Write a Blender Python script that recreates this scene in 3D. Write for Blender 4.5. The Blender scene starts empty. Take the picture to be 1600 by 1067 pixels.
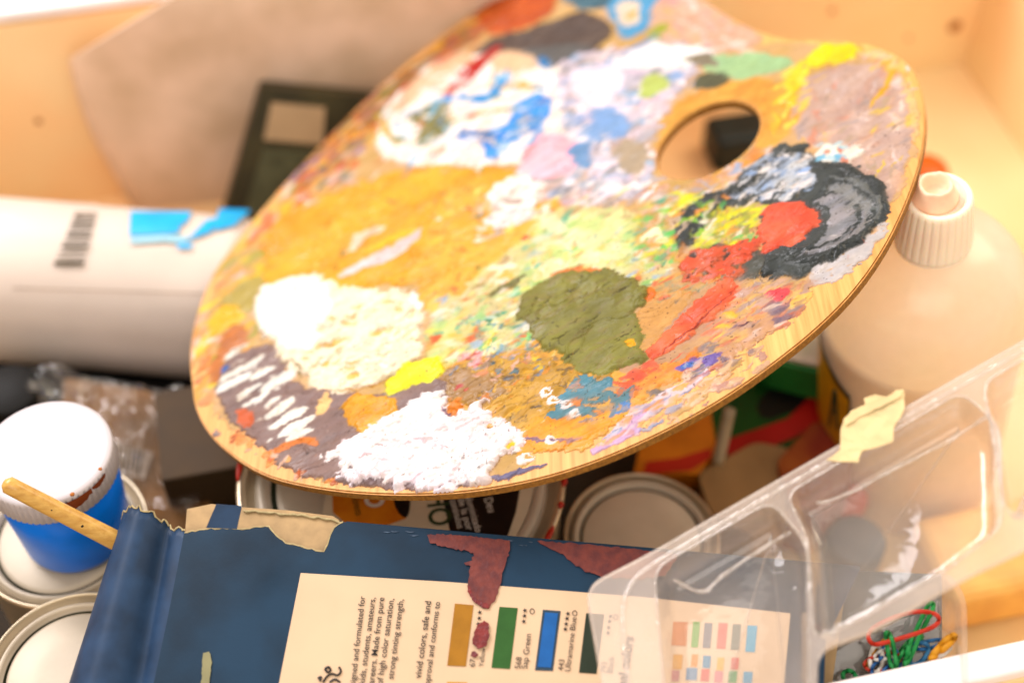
import bpy, bmesh, math, random
import numpy as np
from mathutils import Vector, Matrix
from mathutils import noise as mn
random.seed(7)
S = bpy.context.scene
COLL = S.collection

# ------------------------------------------------------------------ camera, world, lamps, exposure
PITCH = math.radians(50)
CAM = Vector((0, -.354, .571))
cd = bpy.data.cameras.new('camera'); cam = bpy.data.objects.new('camera', cd); COLL.objects.link(cam)
cam.location = CAM; cam.rotation_euler = (math.pi/2 - PITCH, 0, 0)
cd.lens = 50; cd.sensor_width = 36; cd.clip_start = .01; cd.clip_end = 50
cd.dof.use_dof = True; cd.dof.focus_distance = .514; cd.dof.aperture_fstop = 3.6
S.camera = cam
w = bpy.data.worlds.new('World'); S.world = w; w.use_nodes = True
bg = w.node_tree.nodes['Background']; bg.inputs[0].default_value = (1, .875, .74, 1); bg.inputs[1].default_value = .88
def lamp(name, loc, target, sx, sy, power, col):
    l = bpy.data.lights.new(name, 'AREA'); l.shape = 'RECTANGLE'; l.size = sx; l.size_y = sy
    l.energy = power; l.color = col
    o = bpy.data.objects.new(name, l); COLL.objects.link(o); o.location = loc
    o.rotation_euler = (Vector(target) - Vector(loc)).to_track_quat('-Z', 'Y').to_euler()
lamp('window_light', (-.80, .70, 1.10), (.05, .05, .1), .9, .7, 24, (1, .95, .97))
lamp('warm_fill', (.70, .55, .95), (.1, .1, .1), .5, .5, 6, (1, .84, .62))  # added warm fill from the right, no visible lamp
lamp('soft_fill', (-.1, -.9, 1.5), (0, .1, .05), 1.2, 1.0, 9.5, (1, .90, .80))  # added fill above the front, brightens the walls and sheet facing the camera
S.view_settings.view_transform = 'Standard'; S.view_settings.look = 'None'
S.view_settings.gamma = 1; S.view_settings.use_curve_mapping = False; S.view_settings.exposure = 0.08
S.render.engine = 'CYCLES'

# ------------------------------------------------------------------ layout helpers (photo pixel -> point on a real plane)
CR = Vector((1, 0, 0)); CU = Vector((0, math.sin(PITCH), math.cos(PITCH))); CF = Vector((0, math.cos(PITCH), -math.sin(PITCH)))
KP = 36/50/1600
def ray(px, py): return CF + CR*((px-800)*KP) + CU*((533.5-py)*KP)
def onz(px, py, z):
    d = ray(px, py); return CAM + d*((z-CAM.z)/d.z)
def atd(px, py, d): return CAM + ray(px, py)*d
def c2w(x, y, z): return (CR*x + CU*y - CF*z).normalized()
def onpl(px, py, P0, n):
    d = ray(px, py); return CAM + d*((P0-CAM).dot(n)/d.dot(n))
def lin(c):
    return tuple(((v/255)/12.92 if v/255 <= .04045 else ((v/255+.055)/1.055)**2.4) for v in c)

# ------------------------------------------------------------------ materials
def mat(name, col, rough=.5, metal=0., var=.12, scale=60., bump=.0, bscale=300., col2=None, spec=.3, trans=0., coat=0., detail=4, k=.72):
    m = bpy.data.materials.new(name); m.use_nodes = True; nt = m.node_tree; N = nt.nodes; L = nt.links
    b = N['Principled BSDF']
    tc = N.new('ShaderNodeTexCoord')
    nz = N.new('ShaderNodeTexNoise'); nz.inputs['Scale'].default_value = scale; nz.inputs['Detail'].default_value = detail
    L.new(tc.outputs['Object'], nz.inputs['Vector'])
    cr = N.new('ShaderNodeValToRGB')
    c = tuple(v**1.15*k*1.08 for v in lin(col)); c2 = tuple(v**1.15*k*1.08 for v in lin(col2)) if col2 else tuple(v*(1-var*1.6) for v in c)
    c1 = tuple(min(.93, v) for v in c) if col2 else tuple(min(.93, v*(1+var)) for v in c)
    cr.color_ramp.elements[0].position = .35; cr.color_ramp.elements[1].position = .65
    cr.color_ramp.elements[0].color = (*c2, 1); cr.color_ramp.elements[1].color = (*c1, 1)
    L.new(nz.outputs[0], cr.inputs[0]); L.new(cr.outputs[0], b.inputs['Base Color'])
    b.inputs['Metallic'].default_value = metal
    mr = N.new('ShaderNodeMapRange'); mr.inputs['To Min'].default_value = max(.02, rough-.08); mr.inputs['To Max'].default_value = rough+.08
    L.new(nz.outputs[0], mr.inputs[0]); L.new(mr.outputs[0], b.inputs['Roughness'])
    b.inputs['Specular IOR Level'].default_value = spec
    b.inputs['Coat Weight'].default_value = coat
    if bump:
        n2 = N.new('ShaderNodeTexNoise'); n2.inputs['Scale'].default_value = bscale; n2.inputs['Detail'].default_value = 5
        L.new(tc.outputs['Object'], n2.inputs['Vector'])
        bp = N.new('ShaderNodeBump'); bp.inputs['Strength'].default_value = bump; bp.inputs['Distance'].default_value = .0006
        L.new(n2.outputs[0], bp.inputs['Height']); L.new(bp.outputs[0], b.inputs['Normal'])
    return m
def wood(name, ca, cb, sc=(300, 18, 60), rough=.55, bump=.15):
    m = bpy.data.materials.new(name); m.use_nodes = True; nt = m.node_tree; N = nt.nodes; L = nt.links
    b = N['Principled BSDF']; tc = N.new('ShaderNodeTexCoord'); mp = N.new('ShaderNodeMapping'); mp.inputs['Scale'].default_value = sc
    L.new(tc.outputs['Object'], mp.inputs[0])
    nz = N.new('ShaderNodeTexNoise'); nz.inputs['Scale'].default_value = 1; nz.inputs['Detail'].default_value = 6; nz.inputs['Roughness'].default_value = .65
    L.new(mp.outputs[0], nz.inputs['Vector'])
    cr = N.new('ShaderNodeValToRGB'); cr.color_ramp.elements[0].position = .32; cr.color_ramp.elements[1].position = .68
    cr.color_ramp.elements[0].color = (*lin(ca), 1); cr.color_ramp.elements[1].color = (*lin(cb), 1)
    L.new(nz.outputs[0], cr.inputs[0])
    n3 = N.new('ShaderNodeTexNoise'); n3.inputs['Scale'].default_value = 14; n3.inputs['Detail'].default_value = 3
    L.new(tc.outputs['Object'], n3.inputs['Vector'])
    mx = N.new('ShaderNodeMixRGB'); mx.blend_type = 'MULTIPLY'; mx.inputs[0].default_value = .35
    L.new(cr.outputs[0], mx.inputs[1]); L.new(n3.outputs[0], mx.inputs[2]); L.new(mx.outputs[0], b.inputs['Base Color'])
    b.inputs['Roughness'].default_value = rough
    bp = N.new('ShaderNodeBump'); bp.inputs['Strength'].default_value = bump; bp.inputs['Distance'].default_value = .0004
    L.new(nz.outputs[0], bp.inputs['Height']); L.new(bp.outputs[0], b.inputs['Normal'])
    return m
def clear(name, tint=(1, 1, 1), haze=.06, hazecol=(.85, .82, .8), gloss_r=.06, bump=.25, bscale=45, gl=.05, edge=.6):
    """thin clear plastic: mostly see-through, a mirror-like skin and a faint milkiness"""
    m = bpy.data.materials.new(name); m.use_nodes = True; nt = m.node_tree; N = nt.nodes; L = nt.links
    N.remove(N['Principled BSDF']); out = N['Material Output']
    tr = N.new('ShaderNodeBsdfTransparent'); tr.inputs[0].default_value = (*tint, 1)
    df = N.new('ShaderNodeBsdfDiffuse'); df.inputs[0].default_value = (*hazecol, 1)
    tl = N.new('ShaderNodeBsdfTranslucent'); tl.inputs[0].default_value = (*hazecol, 1)
    ad = N.new('ShaderNodeMixShader'); ad.inputs[0].default_value = .5
    L.new(df.outputs[0], ad.inputs[1]); L.new(tl.outputs[0], ad.inputs[2])
    tc = N.new('ShaderNodeTexCoord'); nz = N.new('ShaderNodeTexNoise'); nz.inputs['Scale'].default_value = bscale; nz.inputs['Detail'].default_value = 3
    L.new(tc.outputs['Object'], nz.inputs['Vector'])
    hz = N.new('ShaderNodeMapRange'); hz.inputs['To Min'].default_value = haze*.5; hz.inputs['To Max'].default_value = haze*1.5
    L.new(nz.outputs[0], hz.inputs[0])
    m1 = N.new('ShaderNodeMixShader'); L.new(hz.outputs[0], m1.inputs[0]); L.new(tr.outputs[0], m1.inputs[1]); L.new(ad.outputs[0], m1.inputs[2])
    gs = N.new('ShaderNodeBsdfGlossy'); gs.inputs['Roughness'].default_value = gloss_r
    bp = N.new('ShaderNodeBump'); bp.inputs['Strength'].default_value = bump; bp.inputs['Distance'].default_value = .003
    L.new(nz.outputs[0], bp.inputs['Height']); L.new(bp.outputs[0], gs.inputs['Normal'])
    lw = N.new('ShaderNodeLayerWeight'); lw.inputs['Blend'].default_value = .25
    mr = N.new('ShaderNodeMapRange'); mr.inputs['To Min'].default_value = gl; mr.inputs['To Max'].default_value = edge
    L.new(lw.outputs['Facing'], mr.inputs[0])
    pw = N.new('ShaderNodeMath'); pw.operation = 'POWER'; pw.inputs[1].default_value = 2.0
    L.new(lw.outputs['Facing'], pw.inputs[0]); L.new(pw.outputs[0], mr.inputs[0])
    m2 = N.new('ShaderNodeMixShader'); L.new(mr.outputs[0], m2.inputs[0]); L.new(m1.outputs[0], m2.inputs[1]); L.new(gs.outputs[0], m2.inputs[2])
    L.new(m2.outputs[0], out.inputs[0])
    return m

def oragged(p, step, amp, seed=0):
    rnd = random.Random(seed); q = []
    for a, b in zip(p[:-1], p[1:]):
        k = max(1, int(math.hypot(b[0]-a[0], b[1]-a[1])/step))
        for j in range(k):
            t = j/k; s_ = amp if j else amp*.3; q.append((a[0]+(b[0]-a[0])*t+rnd.uniform(-s_, s_)*.6, a[1]+(b[1]-a[1])*t+rnd.uniform(-s_, s_)))
    return q+[p[-1]]
# ------------------------------------------------------------------ object helpers
def thing(name, label, cat, base, group=None, rot=None):
    o = bpy.data.objects.new(name, None); COLL.objects.link(o)
    M = Matrix.Translation(Vector(base))
    if rot is not None: M = M @ rot.to_4x4()
    o.matrix_basis = M; o.empty_display_size = .01
    o['label'] = label; o['category'] = cat
    if group: o['group'] = group
    return o
def tag(o, label, cat, group=None):
    o['label'] = label; o['category'] = cat
    if group: o['group'] = group
def wm(o):
    M = Matrix.Identity(4)
    while o is not None:
        M = o.matrix_basis @ M; o = o.parent
    return M
def link(name, me, m, parent=None, base=None, label=None, smooth=False):
    """me holds world coordinates; shift into the parent's (or the base point's) frame"""
    o = bpy.data.objects.new(name, me); COLL.objects.link(o)
    if m: me.materials.append(m)
    if parent is not None:
        me.transform(wm(parent).inverted()); o.parent = parent
    elif base is not None:
        me.transform(Matrix.Translation(-Vector(base))); o.location = base
    if smooth: me.polygons.foreach_set('use_smooth', [True]*len(me.polygons))
    me.update()
    if label: o['label'] = label
    return o
def mesh(vs, fs, name='m'):
    me = bpy.data.meshes.new(name); me.from_pydata([tuple(v) for v in vs], [], fs); me.validate(); return me
def fixn(me):
    bm = bmesh.new(); bm.from_mesh(me); bmesh.ops.recalc_face_normals(bm, faces=bm.faces); bm.to_mesh(me); bm.free(); return me
def frame(n, up):
    n = n.normalized(); x = up.cross(n).normalized() if abs(up.normalized().dot(n)) < .999 else CR.copy()
    y = n.cross(x); return x, y, n
def boxm(c, ax, ay, az, sx, sy, sz, bev=.001, seg=3):
    """box centred on c with axes ax,ay,az and full sizes"""
    bm = bmesh.new(); bmesh.ops.create_cube(bm, size=1)
    for v in bm.verts: v.co = Vector((v.co.x*sx, v.co.y*sy, v.co.z*sz))
    if bev: bmesh.ops.bevel(bm, geom=list(bm.edges), offset=bev, segments=seg, affect='EDGES', profile=.5)
    for v in bm.verts: v.co = Vector(c) + ax*v.co.x + ay*v.co.y + az*v.co.z
    me = bpy.data.meshes.new('b'); bm.to_mesh(me); bm.free(); return me
def lathe(prof, base, axis=Vector((0, 0, 1)), seg=96, ribs=None):
    """prof: list of (r, h). ribs=(i0,i1,count,depth): flutes on those profile rows"""
    ax = axis.normalized(); x = ax.orthogonal().normalized(); y = ax.cross(x)
    vs = []; fs = []
    for i, (r, h) in enumerate(prof):
        for k in range(seg):
            a = 2*math.pi*k/seg; rr = r
            if ribs and ribs[0] <= i <= ribs[1]: rr = r - ribs[3]*(max(0, math.cos(a*ribs[2]))**3)
            vs.append(Vector(base) + ax*h + x*(rr*math.cos(a)) + y*(rr*math.sin(a)))
    for i in range(len(prof)-1):
        for k in range(seg):
            k2 = (k+1) % seg; fs.append((i*seg+k, i*seg+k2, (i+1)*seg+k2, (i+1)*seg+k))
    if prof[0][0] > 1e-6: fs.append(tuple(range(seg-1, -1, -1)))
    if prof[-1][0] > 1e-6: fs.append(tuple((len(prof)-1)*seg+k for k in range(seg)))
    return fixn(mesh(vs, fs))
def openlathe(prof, base, axis=Vector((0, 0, 1)), seg=96):
    me = lathe(prof, base, axis, seg)
    return me
def tube(pts, r, seg=10, closed=False, rf=None):
    pts = [Vector(p) for p in pts]; n = len(pts); vs = []; fs = []; prev = None
    for i, p in enumerate(pts):
        a = pts[(i-1) % n] if (closed or i) else p; b = pts[(i+1) % n] if (closed or i < n-1) else p
        t = (b-a).normalized()
        x = (t.orthogonal() if prev is None else (prev - t*prev.dot(t))).normalized(); prev = x; y = t.cross(x)
        rr = r*(rf(i/(n-1)) if rf else 1)
        for k in range(seg):
            q = 2*math.pi*k/seg; vs.append(p + x*(rr*math.cos(q)) + y*(rr*math.sin(q)))
    for i in range(n if closed else n-1):
        j = (i+1) % n
        for k in range(seg):
            k2 = (k+1) % seg; fs.append((i*seg+k, i*seg+k2, j*seg+k2, j*seg+k))
    if not closed: fs.append(tuple(range(seg))); fs.append(tuple((n-1)*seg+k for k in range(seg)))
    return fixn(mesh(vs, fs))
def chaikin(p, it=2, closed=True):
    for _ in range(it):
        q = []; n = len(p)
        for i in range(n if closed else n-1):
            a = p[i]; b = p[(i+1) % n]
            q.append((a[0]*.75+b[0]*.25, a[1]*.75+b[1]*.25)); q.append((a[0]*.25+b[0]*.75, a[1]*.25+b[1]*.75))
        if not closed: q = [p[0]]+q+[p[-1]]
        p = q
    return p
def ragged(p, step, amp, seed=0):
    rnd = random.Random(seed); q = []
    for i in range(len(p)):
        a = p[i]; b = p[(i+1) % len(p)]; L = math.hypot(b[0]-a[0], b[1]-a[1]); k = max(1, int(L/step))
        for j in range(k):
            t = j/k; s = amp if j else amp*.3
            q.append((a[0]+(b[0]-a[0])*t+rnd.uniform(-s, s), a[1]+(b[1]-a[1])*t+rnd.uniform(-s, s)))
    return q
def slab(px, P0, n, thick, lift=0., hole=None):
    """outline given in photo pixels, laid on the plane (P0,n) and given real thickness below it"""
    n = n.normalized(); bm = bmesh.new(); rings = []
    for ring in [px] + ([hole] if hole else []):
        vs = [bm.verts.new(onpl(x, y, P0, n) + n*lift) for x, y in ring]
        rings.append(vs)
        for i in range(len(vs)): bm.edges.new((vs[i], vs[(i+1) % len(vs)]))
    bmesh.ops.triangle_fill(bm, edges=list(bm.edges), use_beauty=True, use_dissolve=False)
    for f in bm.faces:
        f.normal_update()
        if f.normal.dot(n) < 0: f.normal_flip()
    top = list(bm.faces); 
    r = bmesh.ops.extrude_face_region(bm, geom=top)
    nv = [v for v in r['geom'] if isinstance(v, bmesh.types.BMVert)]
    for v in nv: v.co += n*0
    low = set(nv)
    for v in bm.verts:
        if v not in low: v.co -= n*thick
    bmesh.ops.recalc_face_normals(bm, faces=bm.faces)
    me = bpy.data.meshes.new('s'); bm.to_mesh(me); bm.free(); return me
def joinm(ms):
    bm = bmesh.new()
    for m_ in ms: bm.from_mesh(m_)
    me = bpy.data.meshes.new('j'); bm.to_mesh(me); bm.free(); return me
def textm(s, p0, p1, n, lift=.00015, bold=0., spc=1.0, up=None, height=None):
    """lettering whose baseline runs from world point p0 to p1 on a plane with normal n"""
    cu = bpy.data.curves.new('t', 'FONT'); cu.body = s; cu.size = 1; cu.offset = bold; cu.extrude = .004; cu.space_character = spc
    o = bpy.data.objects.new('t', cu); COLL.objects.link(o)
    dg = bpy.context.evaluated_depsgraph_get(); me = bpy.data.meshes.new_from_object(o.evaluated_get(dg))
    bpy.data.objects.remove(o)
    xs = [v.co.x for v in me.vertices]; wd = max(xs)-min(xs); x0 = min(xs)
    X = (p1-p0); k = X.length/wd; X.normalize(); n = n.normalized(); Y = n.cross(X).normalized()
    ky = k if height is None else height
    for v in me.vertices:
        c = v.co.copy(); v.co = p0 + X*((c.x-x0)*k) + Y*(c.y*ky) + n*(c.z*k+lift)
    return me
def star(c, r, X, Y, n):
    vs = []; 
    for i in range(10):
        a = math.pi/2+i*math.pi/5; q = r if i % 2 == 0 else r*.42
        vs.append(c + X*(q*math.cos(a)) + Y*(q*math.sin(a)) + n*.0002)
    return mesh(vs, [tuple(range(10))])

# ================================================================== SETTING
m_table = wood('pale_table_wood', (235, 200, 150), (246, 216, 170), (8, 60, 60))
tb = mesh([(-4, -4, -.012), (4, -4, -.012), (4, 4, -.012), (-4, 4, -.012)], [(0, 1, 2, 3)])
o = link('table_top', tb, m_table); o['kind'] = 'structure'

# ---- drawer
YAW = math.radians(13); EX = Vector((math.cos(YAW), math.sin(YAW), 0)); EY = Vector((-math.sin(YAW), math.cos(YAW), 0)); EZ = Vector((0, 0, 1))
DF, DB, DL, DR, DH, DT = -.1565, .2787, -.38, .354, .13, .009
m_dw = mat('cream_drawer_wood', (255, 227, 184), .5, scale=7, col2=(251, 210, 160), bump=.05, k=.95)
m_white = mat('white_rim_lacquer', (243, 236, 238), .35, var=.03, k=.95)
dr = thing('drawer', 'cream wooden drawer with white rim holding the art supplies', 'drawer', EX*0+EY*.04, rot=Matrix.Rotation(YAW, 3, 'Z'))
def dp(a, b, z): return EX*a + EY*b + EZ*z
link('bottom', boxm(dp((DL+DR)/2, (DF+DB)/2, -.004), EX, EY, EZ, DR-DL+.02, DB-DF+.02, .008, 0), m_dw, dr)
for nm, ca, cb, sx, sy in (('front_panel', (DL+DR)/2, DF-DT/2, DR-DL+2*DT, DT), ('back_panel', (DL+DR)/2, DB+DT/2, DR-DL+2*DT, DT),
                           ('side_panel', DL-DT/2, (DF+DB)/2, DT, DB-DF-.0004), ('side_panel', DR+DT/2, (DF+DB)/2, DT, DB-DF-.0004)):
    p = link(nm, boxm(dp(ca, cb, DH/2-.003), EX, EY, EZ, sx, sy, DH-.006, .0005, 1), m_dw, dr)
    link('rim', boxm(dp(ca, cb, DH), EX, EY, EZ, sx+(.002 if sx > sy else .002), sy+.002, .0062, .0015), m_white, p, smooth=False)

shade_sheet = link('floor_shade_sheet', boxm(dp(-.13, .0, .0006), EX, EY, EZ, .48, .30, .0012, 0), mat('floor_shade_dark', (58, 48, 36), .8, var=.2, scale=30), dr)  # added dark sheet standing in for the shade between the tins
m_knot = mat('brown_wall_mark', (196, 132, 76), .6, var=.1)
for px_, py_, r_ in [(1492,42,.0045),(1300,18,.002),(60,190,.002),(1420,60,.0016)]:
    q = onpl(px_, py_, EY*(DB-.0002), EY)
    link('wall_mark', lathe([(r_, 0), (r_*.9, .0002), (0, .0002)], q, EY*-1, 20), m_knot, dr)
# ================================================================== PAINT PALETTE
nP = c2w(-.32, .69, .64); P0 = atd(800, 533.5, .55)
pu = (CR - nP*CR.dot(nP)).normalized(); pv = nP.cross(pu)
OUT = [(300,600),(296,565),(299,525),(310,480),(328,435),(360,388),(400,338),(450,280),(520,207),(580,148),(640,96),(700,48),(770,0),(850,-45),(930,-70),(1000,-65),(1050,-40),(1085,-12),(1120,14),(1160,38),(1200,54),(1240,62),(1290,62),(1345,64),(1390,78),(1425,103),(1443,145),(1448,195),(1440,250),(1418,315),(1383,388),(1333,458),(1272,518),(1202,573),(1132,622),(1052,667),(962,709),(872,741),(782,761),(702,771),(622,773),(542,769),(462,757),(402,739),(347,700),(319,668),(303,632)]
HOLE = [(1028,262),(1026,240),(1040,214),(1066,186),(1100,166),(1138,157),(1170,162),(1187,178),(1188,200),(1176,224),(1152,248),(1120,268),(1086,280),(1054,280),(1036,273)]
pal = thing('paint_palette', 'oval wooden painter\'s palette crusted with dabs of many coloured oil paints', 'palette', P0 - nP*.004,
            rot=Matrix((pu, pv, nP)).transposed())
def P2(x, y):
    p = onpl(x, y, P0, nP) - P0; return (p.dot(pu), p.dot(pv))
m_board = wood('palette_plywood', (208, 136, 58), (238, 178, 100), (420, 18, 30), .5, .15)
m_board_side = m_board
bd = slab(chaikin(OUT, 2), P0, nP, .0042, hole=chaikin(HOLE, 2))
bmx = bmesh.new(); bmx.from_mesh(bd)
es = [e for e in bmx.edges if len(e.link_faces) == 2 and e.link_faces[0].normal.angle(e.link_faces[1].normal, 0) > .9]
bmesh.ops.bevel(bmx, geom=es, offset=.0006, segments=2, affect='EDGES'); bmx.to_mesh(bd); bmx.free()
bdo = link('board', bd, m_board, pal)
bdo.data.materials.append(mat('plywood_edge', (176, 128, 54), .6, scale=900, col2=(140, 96, 40), bump=.4, bscale=1500))
for f_ in bdo.data.polygons:
    if abs(f_.normal.z) < .5: f_.material_index = 1

G = .00034
o2 = np.array([P2(x, y) for x, y in chaikin(OUT, 2)]); h2 = np.array([P2(x, y) for x, y in chaikin(HOLE, 2)])
umin, vmin = o2.min(0)-.001; umax, vmax = o2.max(0)+.001
vmax = min(vmax, P2(1000, -60)[1]+.004)
nu = int((umax-umin)/G)+1; nv = int((vmax-vmin)/G)+1
U, V = np.meshgrid(umin+np.arange(nu)*G, vmin+np.arange(nv)*G)
U = U.astype(np.float32); V = V.astype(np.float32)
rs = np.random.RandomState(5)
LAT = [rs.rand(256, 256).astype(np.float32) for _ in range(12)]
def vn(x, y, s, k=0):
    x = x/s+17.3+k*3.1; y = y/s+91.7+k*5.7; L_ = LAT[k % 12]
    xi = np.floor(x).astype(np.int32); yi = np.floor(y).astype(np.int32); fx = x-xi; fy = y-yi
    fx = fx*fx*(3-2*fx); fy = fy*fy*(3-2*fy)
    a = L_[yi & 255, xi & 255]; b = L_[yi & 255, (xi+1) & 255]; c = L_[(yi+1) & 255, xi & 255]; d = L_[(yi+1) & 255, (xi+1) & 255]
    return (a*(1-fx)+b*fx)*(1-fy)+(c*(1-fx)+d*fx)*fy - .5
def fbm(x, y, s, k=0, o=3):
    r = 0; a = 1; t = 0
    for i in range(o):
        r = r + a*vn(x, y, s/(2**i), k+i); t += a; a *= .55
    return r/t*2
def sdf(pts, x, y):
    d = np.full(x.shape, 1e9, np.float32); ins = np.zeros(x.shape, bool); n = len(pts)
    for i in range(n):
        ax, ay = pts[i]; bx, by = pts[(i+1) % n]; ex, ey = bx-ax, by-ay; L2 = ex*ex+ey*ey+1e-14
        t = np.clip(((x-ax)*ex+(y-ay)*ey)/L2, 0, 1); dx = x-ax-ex*t; dy = y-ay-ey*t
        d = np.minimum(d, dx*dx+dy*dy)
        if abs(ey) > 1e-12:
            c = ((ay > y) != (by > y)); ins ^= c & (x < ex*(y-ay)/ey+ax)
    return np.where(ins, 1, -1)*np.sqrt(d)          # positive inside
SO = sdf(o2, U, V); SH = sdf(h2, U, V)
OKM = (SO > .0007) & (SH < -.0007)
COL = np.zeros((nv, nu, 3), np.float32); COL[:] = lin((214, 178, 150)); HT = np.zeros((nv, nu), np.float32); COV = np.zeros((nv, nu), np.float32)
ID = np.zeros((nv, nu), np.int16); IDN = [0]
def stroke_dir():   # the knife strokes run up to the right in the photo
    a = np.array(P2(900, 500)); b = np.array(P2(1000, 440)); d = b-a; return d/np.hypot(*d)
SD = stroke_dir()
def paint(s_fn, bb, col, h=.0003, rag=.0012, soft=.0005, col2=None, cs=.004, dry=0., ridge=.35, dab=False, keep=.5, rs_=.0022, alpha=1.):
    """lay one patch of paint: s_fn(x,y) is positive inside"""
    mg = .004
    i0 = max(0, int((bb[0]-mg-umin)/G)); i1 = min(nu, int((bb[2]+mg-umin)/G)+2); j0 = max(0, int((bb[1]-mg-vmin)/G)); j1 = min(nv, int((bb[3]+mg-vmin)/G)+2)
    if i1-i0 < 2 or j1-j0 < 2: return
    x = U[j0:j1, i0:i1]; y = V[j0:j1, i0:i1]; k = random.randint(0, 9)
    wx = x + rag*(fbm(x, y, .006, k)*1.3+.5*vn(x, y, .0016, k+1)+.9*vn(x, y, .013, k+5)); wy = y + rag*(fbm(x, y, .006, k+2)*1.3+.5*vn(x, y, .0016, k+3)+.9*vn(x, y, .013, k+6))
    s = s_fn(wx, wy)
    m = np.clip(s/soft, 0, 1)
    sx = x*SD[0]+y*SD[1]; sy = -x*SD[1]+y*SD[0]
    if dry > 0:
        st = fbm(sx*.25, sy, .0012, k+4, 3)+.6*fbm(x, y, .003, k+5, 2)+.35*vn(x, y, .0007, k)
        m = m*np.clip((st+1.15-dry*1.6+np.clip(s/.006, 0, 1)*.5)*4, 0, 1)
    c = np.array(lin(col), np.float32); c2 = np.array(lin(col2) if col2 else [v*.82 for v in lin(col)], np.float32)
    t = np.clip(.5+fbm(sx*.4, sy, cs, k+6, 4)*1.3, 0, 1)[..., None]
    if not col2: t = t*.6
    cc = c*(1-t)+c2*t
    mc = m*alpha
    r = 1+ridge*(1.3*fbm(sx*.35, sy, rs_*1.6, k+7, 3)+.8*fbm(x, y, rs_*3, k+8, 2))
    hh = h*(1-np.exp(-np.clip(s, 0, 1)/max(.0004, h*.8)))*r
    m3 = mc[..., None]
    COL[j0:j1, i0:i1] = COL[j0:j1, i0:i1]*(1-m3)+cc*m3
    HT[j0:j1, i0:i1] = HT[j0:j1, i0:i1]*(1-m*(1-keep)) + m*np.maximum(hh, h*.15)
    COV[j0:j1, i0:i1] = np.maximum(COV[j0:j1, i0:i1], m)
    if dab:
        IDN[0] += 1; sub = ID[j0:j1, i0:i1]; sub[m > .5] = IDN[0]; return IDN[0]
    else:
        sub = ID[j0:j1, i0:i1]
def blob(px, col, **kw):
    p = np.array([P2(x, y) for x, y in chaikin(px, 2)]); lo = p.min(0); hi = p.max(0)
    return paint(lambda x, y: sdf(p, x, y), (lo[0], lo[1], hi[0], hi[1]), col, **kw)
def smear(px, w, col, **kw):
    p = [P2(x, y) for x, y in px]; a = np.array(p); lo = a.min(0)-w; hi = a.max(0)+w; n = len(p)
    def f(x, y):
        best = np.full(x.shape, -1e9, np.float32)
        for i in range(n-1):
            ax, ay = p[i]; bx, by = p[i+1]; ex, ey = bx-ax, by-ay; L2 = ex*ex+ey*ey+1e-14
            t = np.clip(((x-ax)*ex+(y-ay)*ey)/L2, 0, 1); d = np.hypot(x-ax-ex*t, y-ay-ey*t)
            g = (i+t)/(n-1); best = np.maximum(best, w*(.45+.55*np.sin(math.pi*np.clip(g*.85+.1, 0, 1)))-d)
        return best
    return paint(f, (lo[0], lo[1], hi[0], hi[1]), col, **kw)
def dot(x, y, r, col, **kw):
    c = P2(x, y)
    return paint(lambda X, Y: r-np.hypot(X-c[0], Y-c[1]), (c[0]-r, c[1]-r, c[0]+r, c[1]+r), col, **kw)
def inpoly(p, x, y):
    c = False; n = len(p)
    for i in range(n):
        ax, ay = p[i]; bx, by = p[(i+1) % n]
        if (ay > y) != (by > y) and x < (bx-ax)*(y-ay)/(by-ay)+ax: c = not c
    return c
def confetti(region, n, cols, wl=(.0006, .002), ll=(4, 22), ang=-30, spread=50, **kw):
    xs = [p[0] for p in region]; ys = [p[1] for p in region]; k = 0
    kw.setdefault('h', .00025); kw.setdefault('rag', .0016); kw.setdefault('soft', .0006)
    while k < n:
        x = random.uniform(min(xs), max(xs)); y = random.uniform(min(ys), max(ys))
        if not inpoly(region, x, y): continue
        k += 1; a = math.radians(ang+random.uniform(-spread, spread)); l = random.uniform(*ll)
        l *= .8; w = random.uniform(*wl)*random.uniform(.7, 1.35)
        smear([(x-l*math.cos(a), y-l*math.sin(a)), (x+random.uniform(-3, 3), y+random.uniform(-3, 3)), (x+l*math.cos(a), y+l*math.sin(a))], w, random.choice(cols), alpha=random.uniform(.4, 1) if n > 30 else .9, **kw)
# -- ground film over most of the board, bare wood at the lower right rim and round the hole
blob([(318,600),(318,500),(345,430),(420,330),(540,200),(700,60),(850,-50),(1000,-60),(1100,30),(1200,70),(1330,72),(1415,110),(1436,190),(1425,260),(1385,345),(1330,420),(1290,440),(1230,500),(1140,560),(1090,590),(980,650),(900,690),(820,700),(815,740),(700,760),(560,758),(470,740),(420,712),(395,680),(330,650)],
     (212,176,138), h=.00012, rag=.003, col2=(200,160,110), cs=.012, ridge=.6)
blob([(1020,215),(1050,165),(1090,140),(1130,128),(1205,120),(1250,140),(1245,190),(1215,240),(1170,275),(1130,290),(1100,285),(1020,262)], (228,168,96), h=.0001, rag=.003, col2=(214,150,80))
# left rim colours
confetti([(305,480),(345,420),(420,330),(520,210),(560,200),(430,400),(380,560),(330,640),(300,600)], 110, [(240,180,60),(235,140,60),(238,200,190),(235,170,80),(205,140,120),(160,160,60),(246,226,214),(225,120,60),(235,195,40)], ll=(8,34), wl=(.001,.0035), ang=-50, spread=25)
blob([(345,470),(380,440),(430,420),(450,450),(400,490),(360,500)], (190,165,100), rag=.002)
blob([(330,480),(370,470),(390,500),(350,520),(325,530)], (240,180,40), rag=.002)
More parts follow.
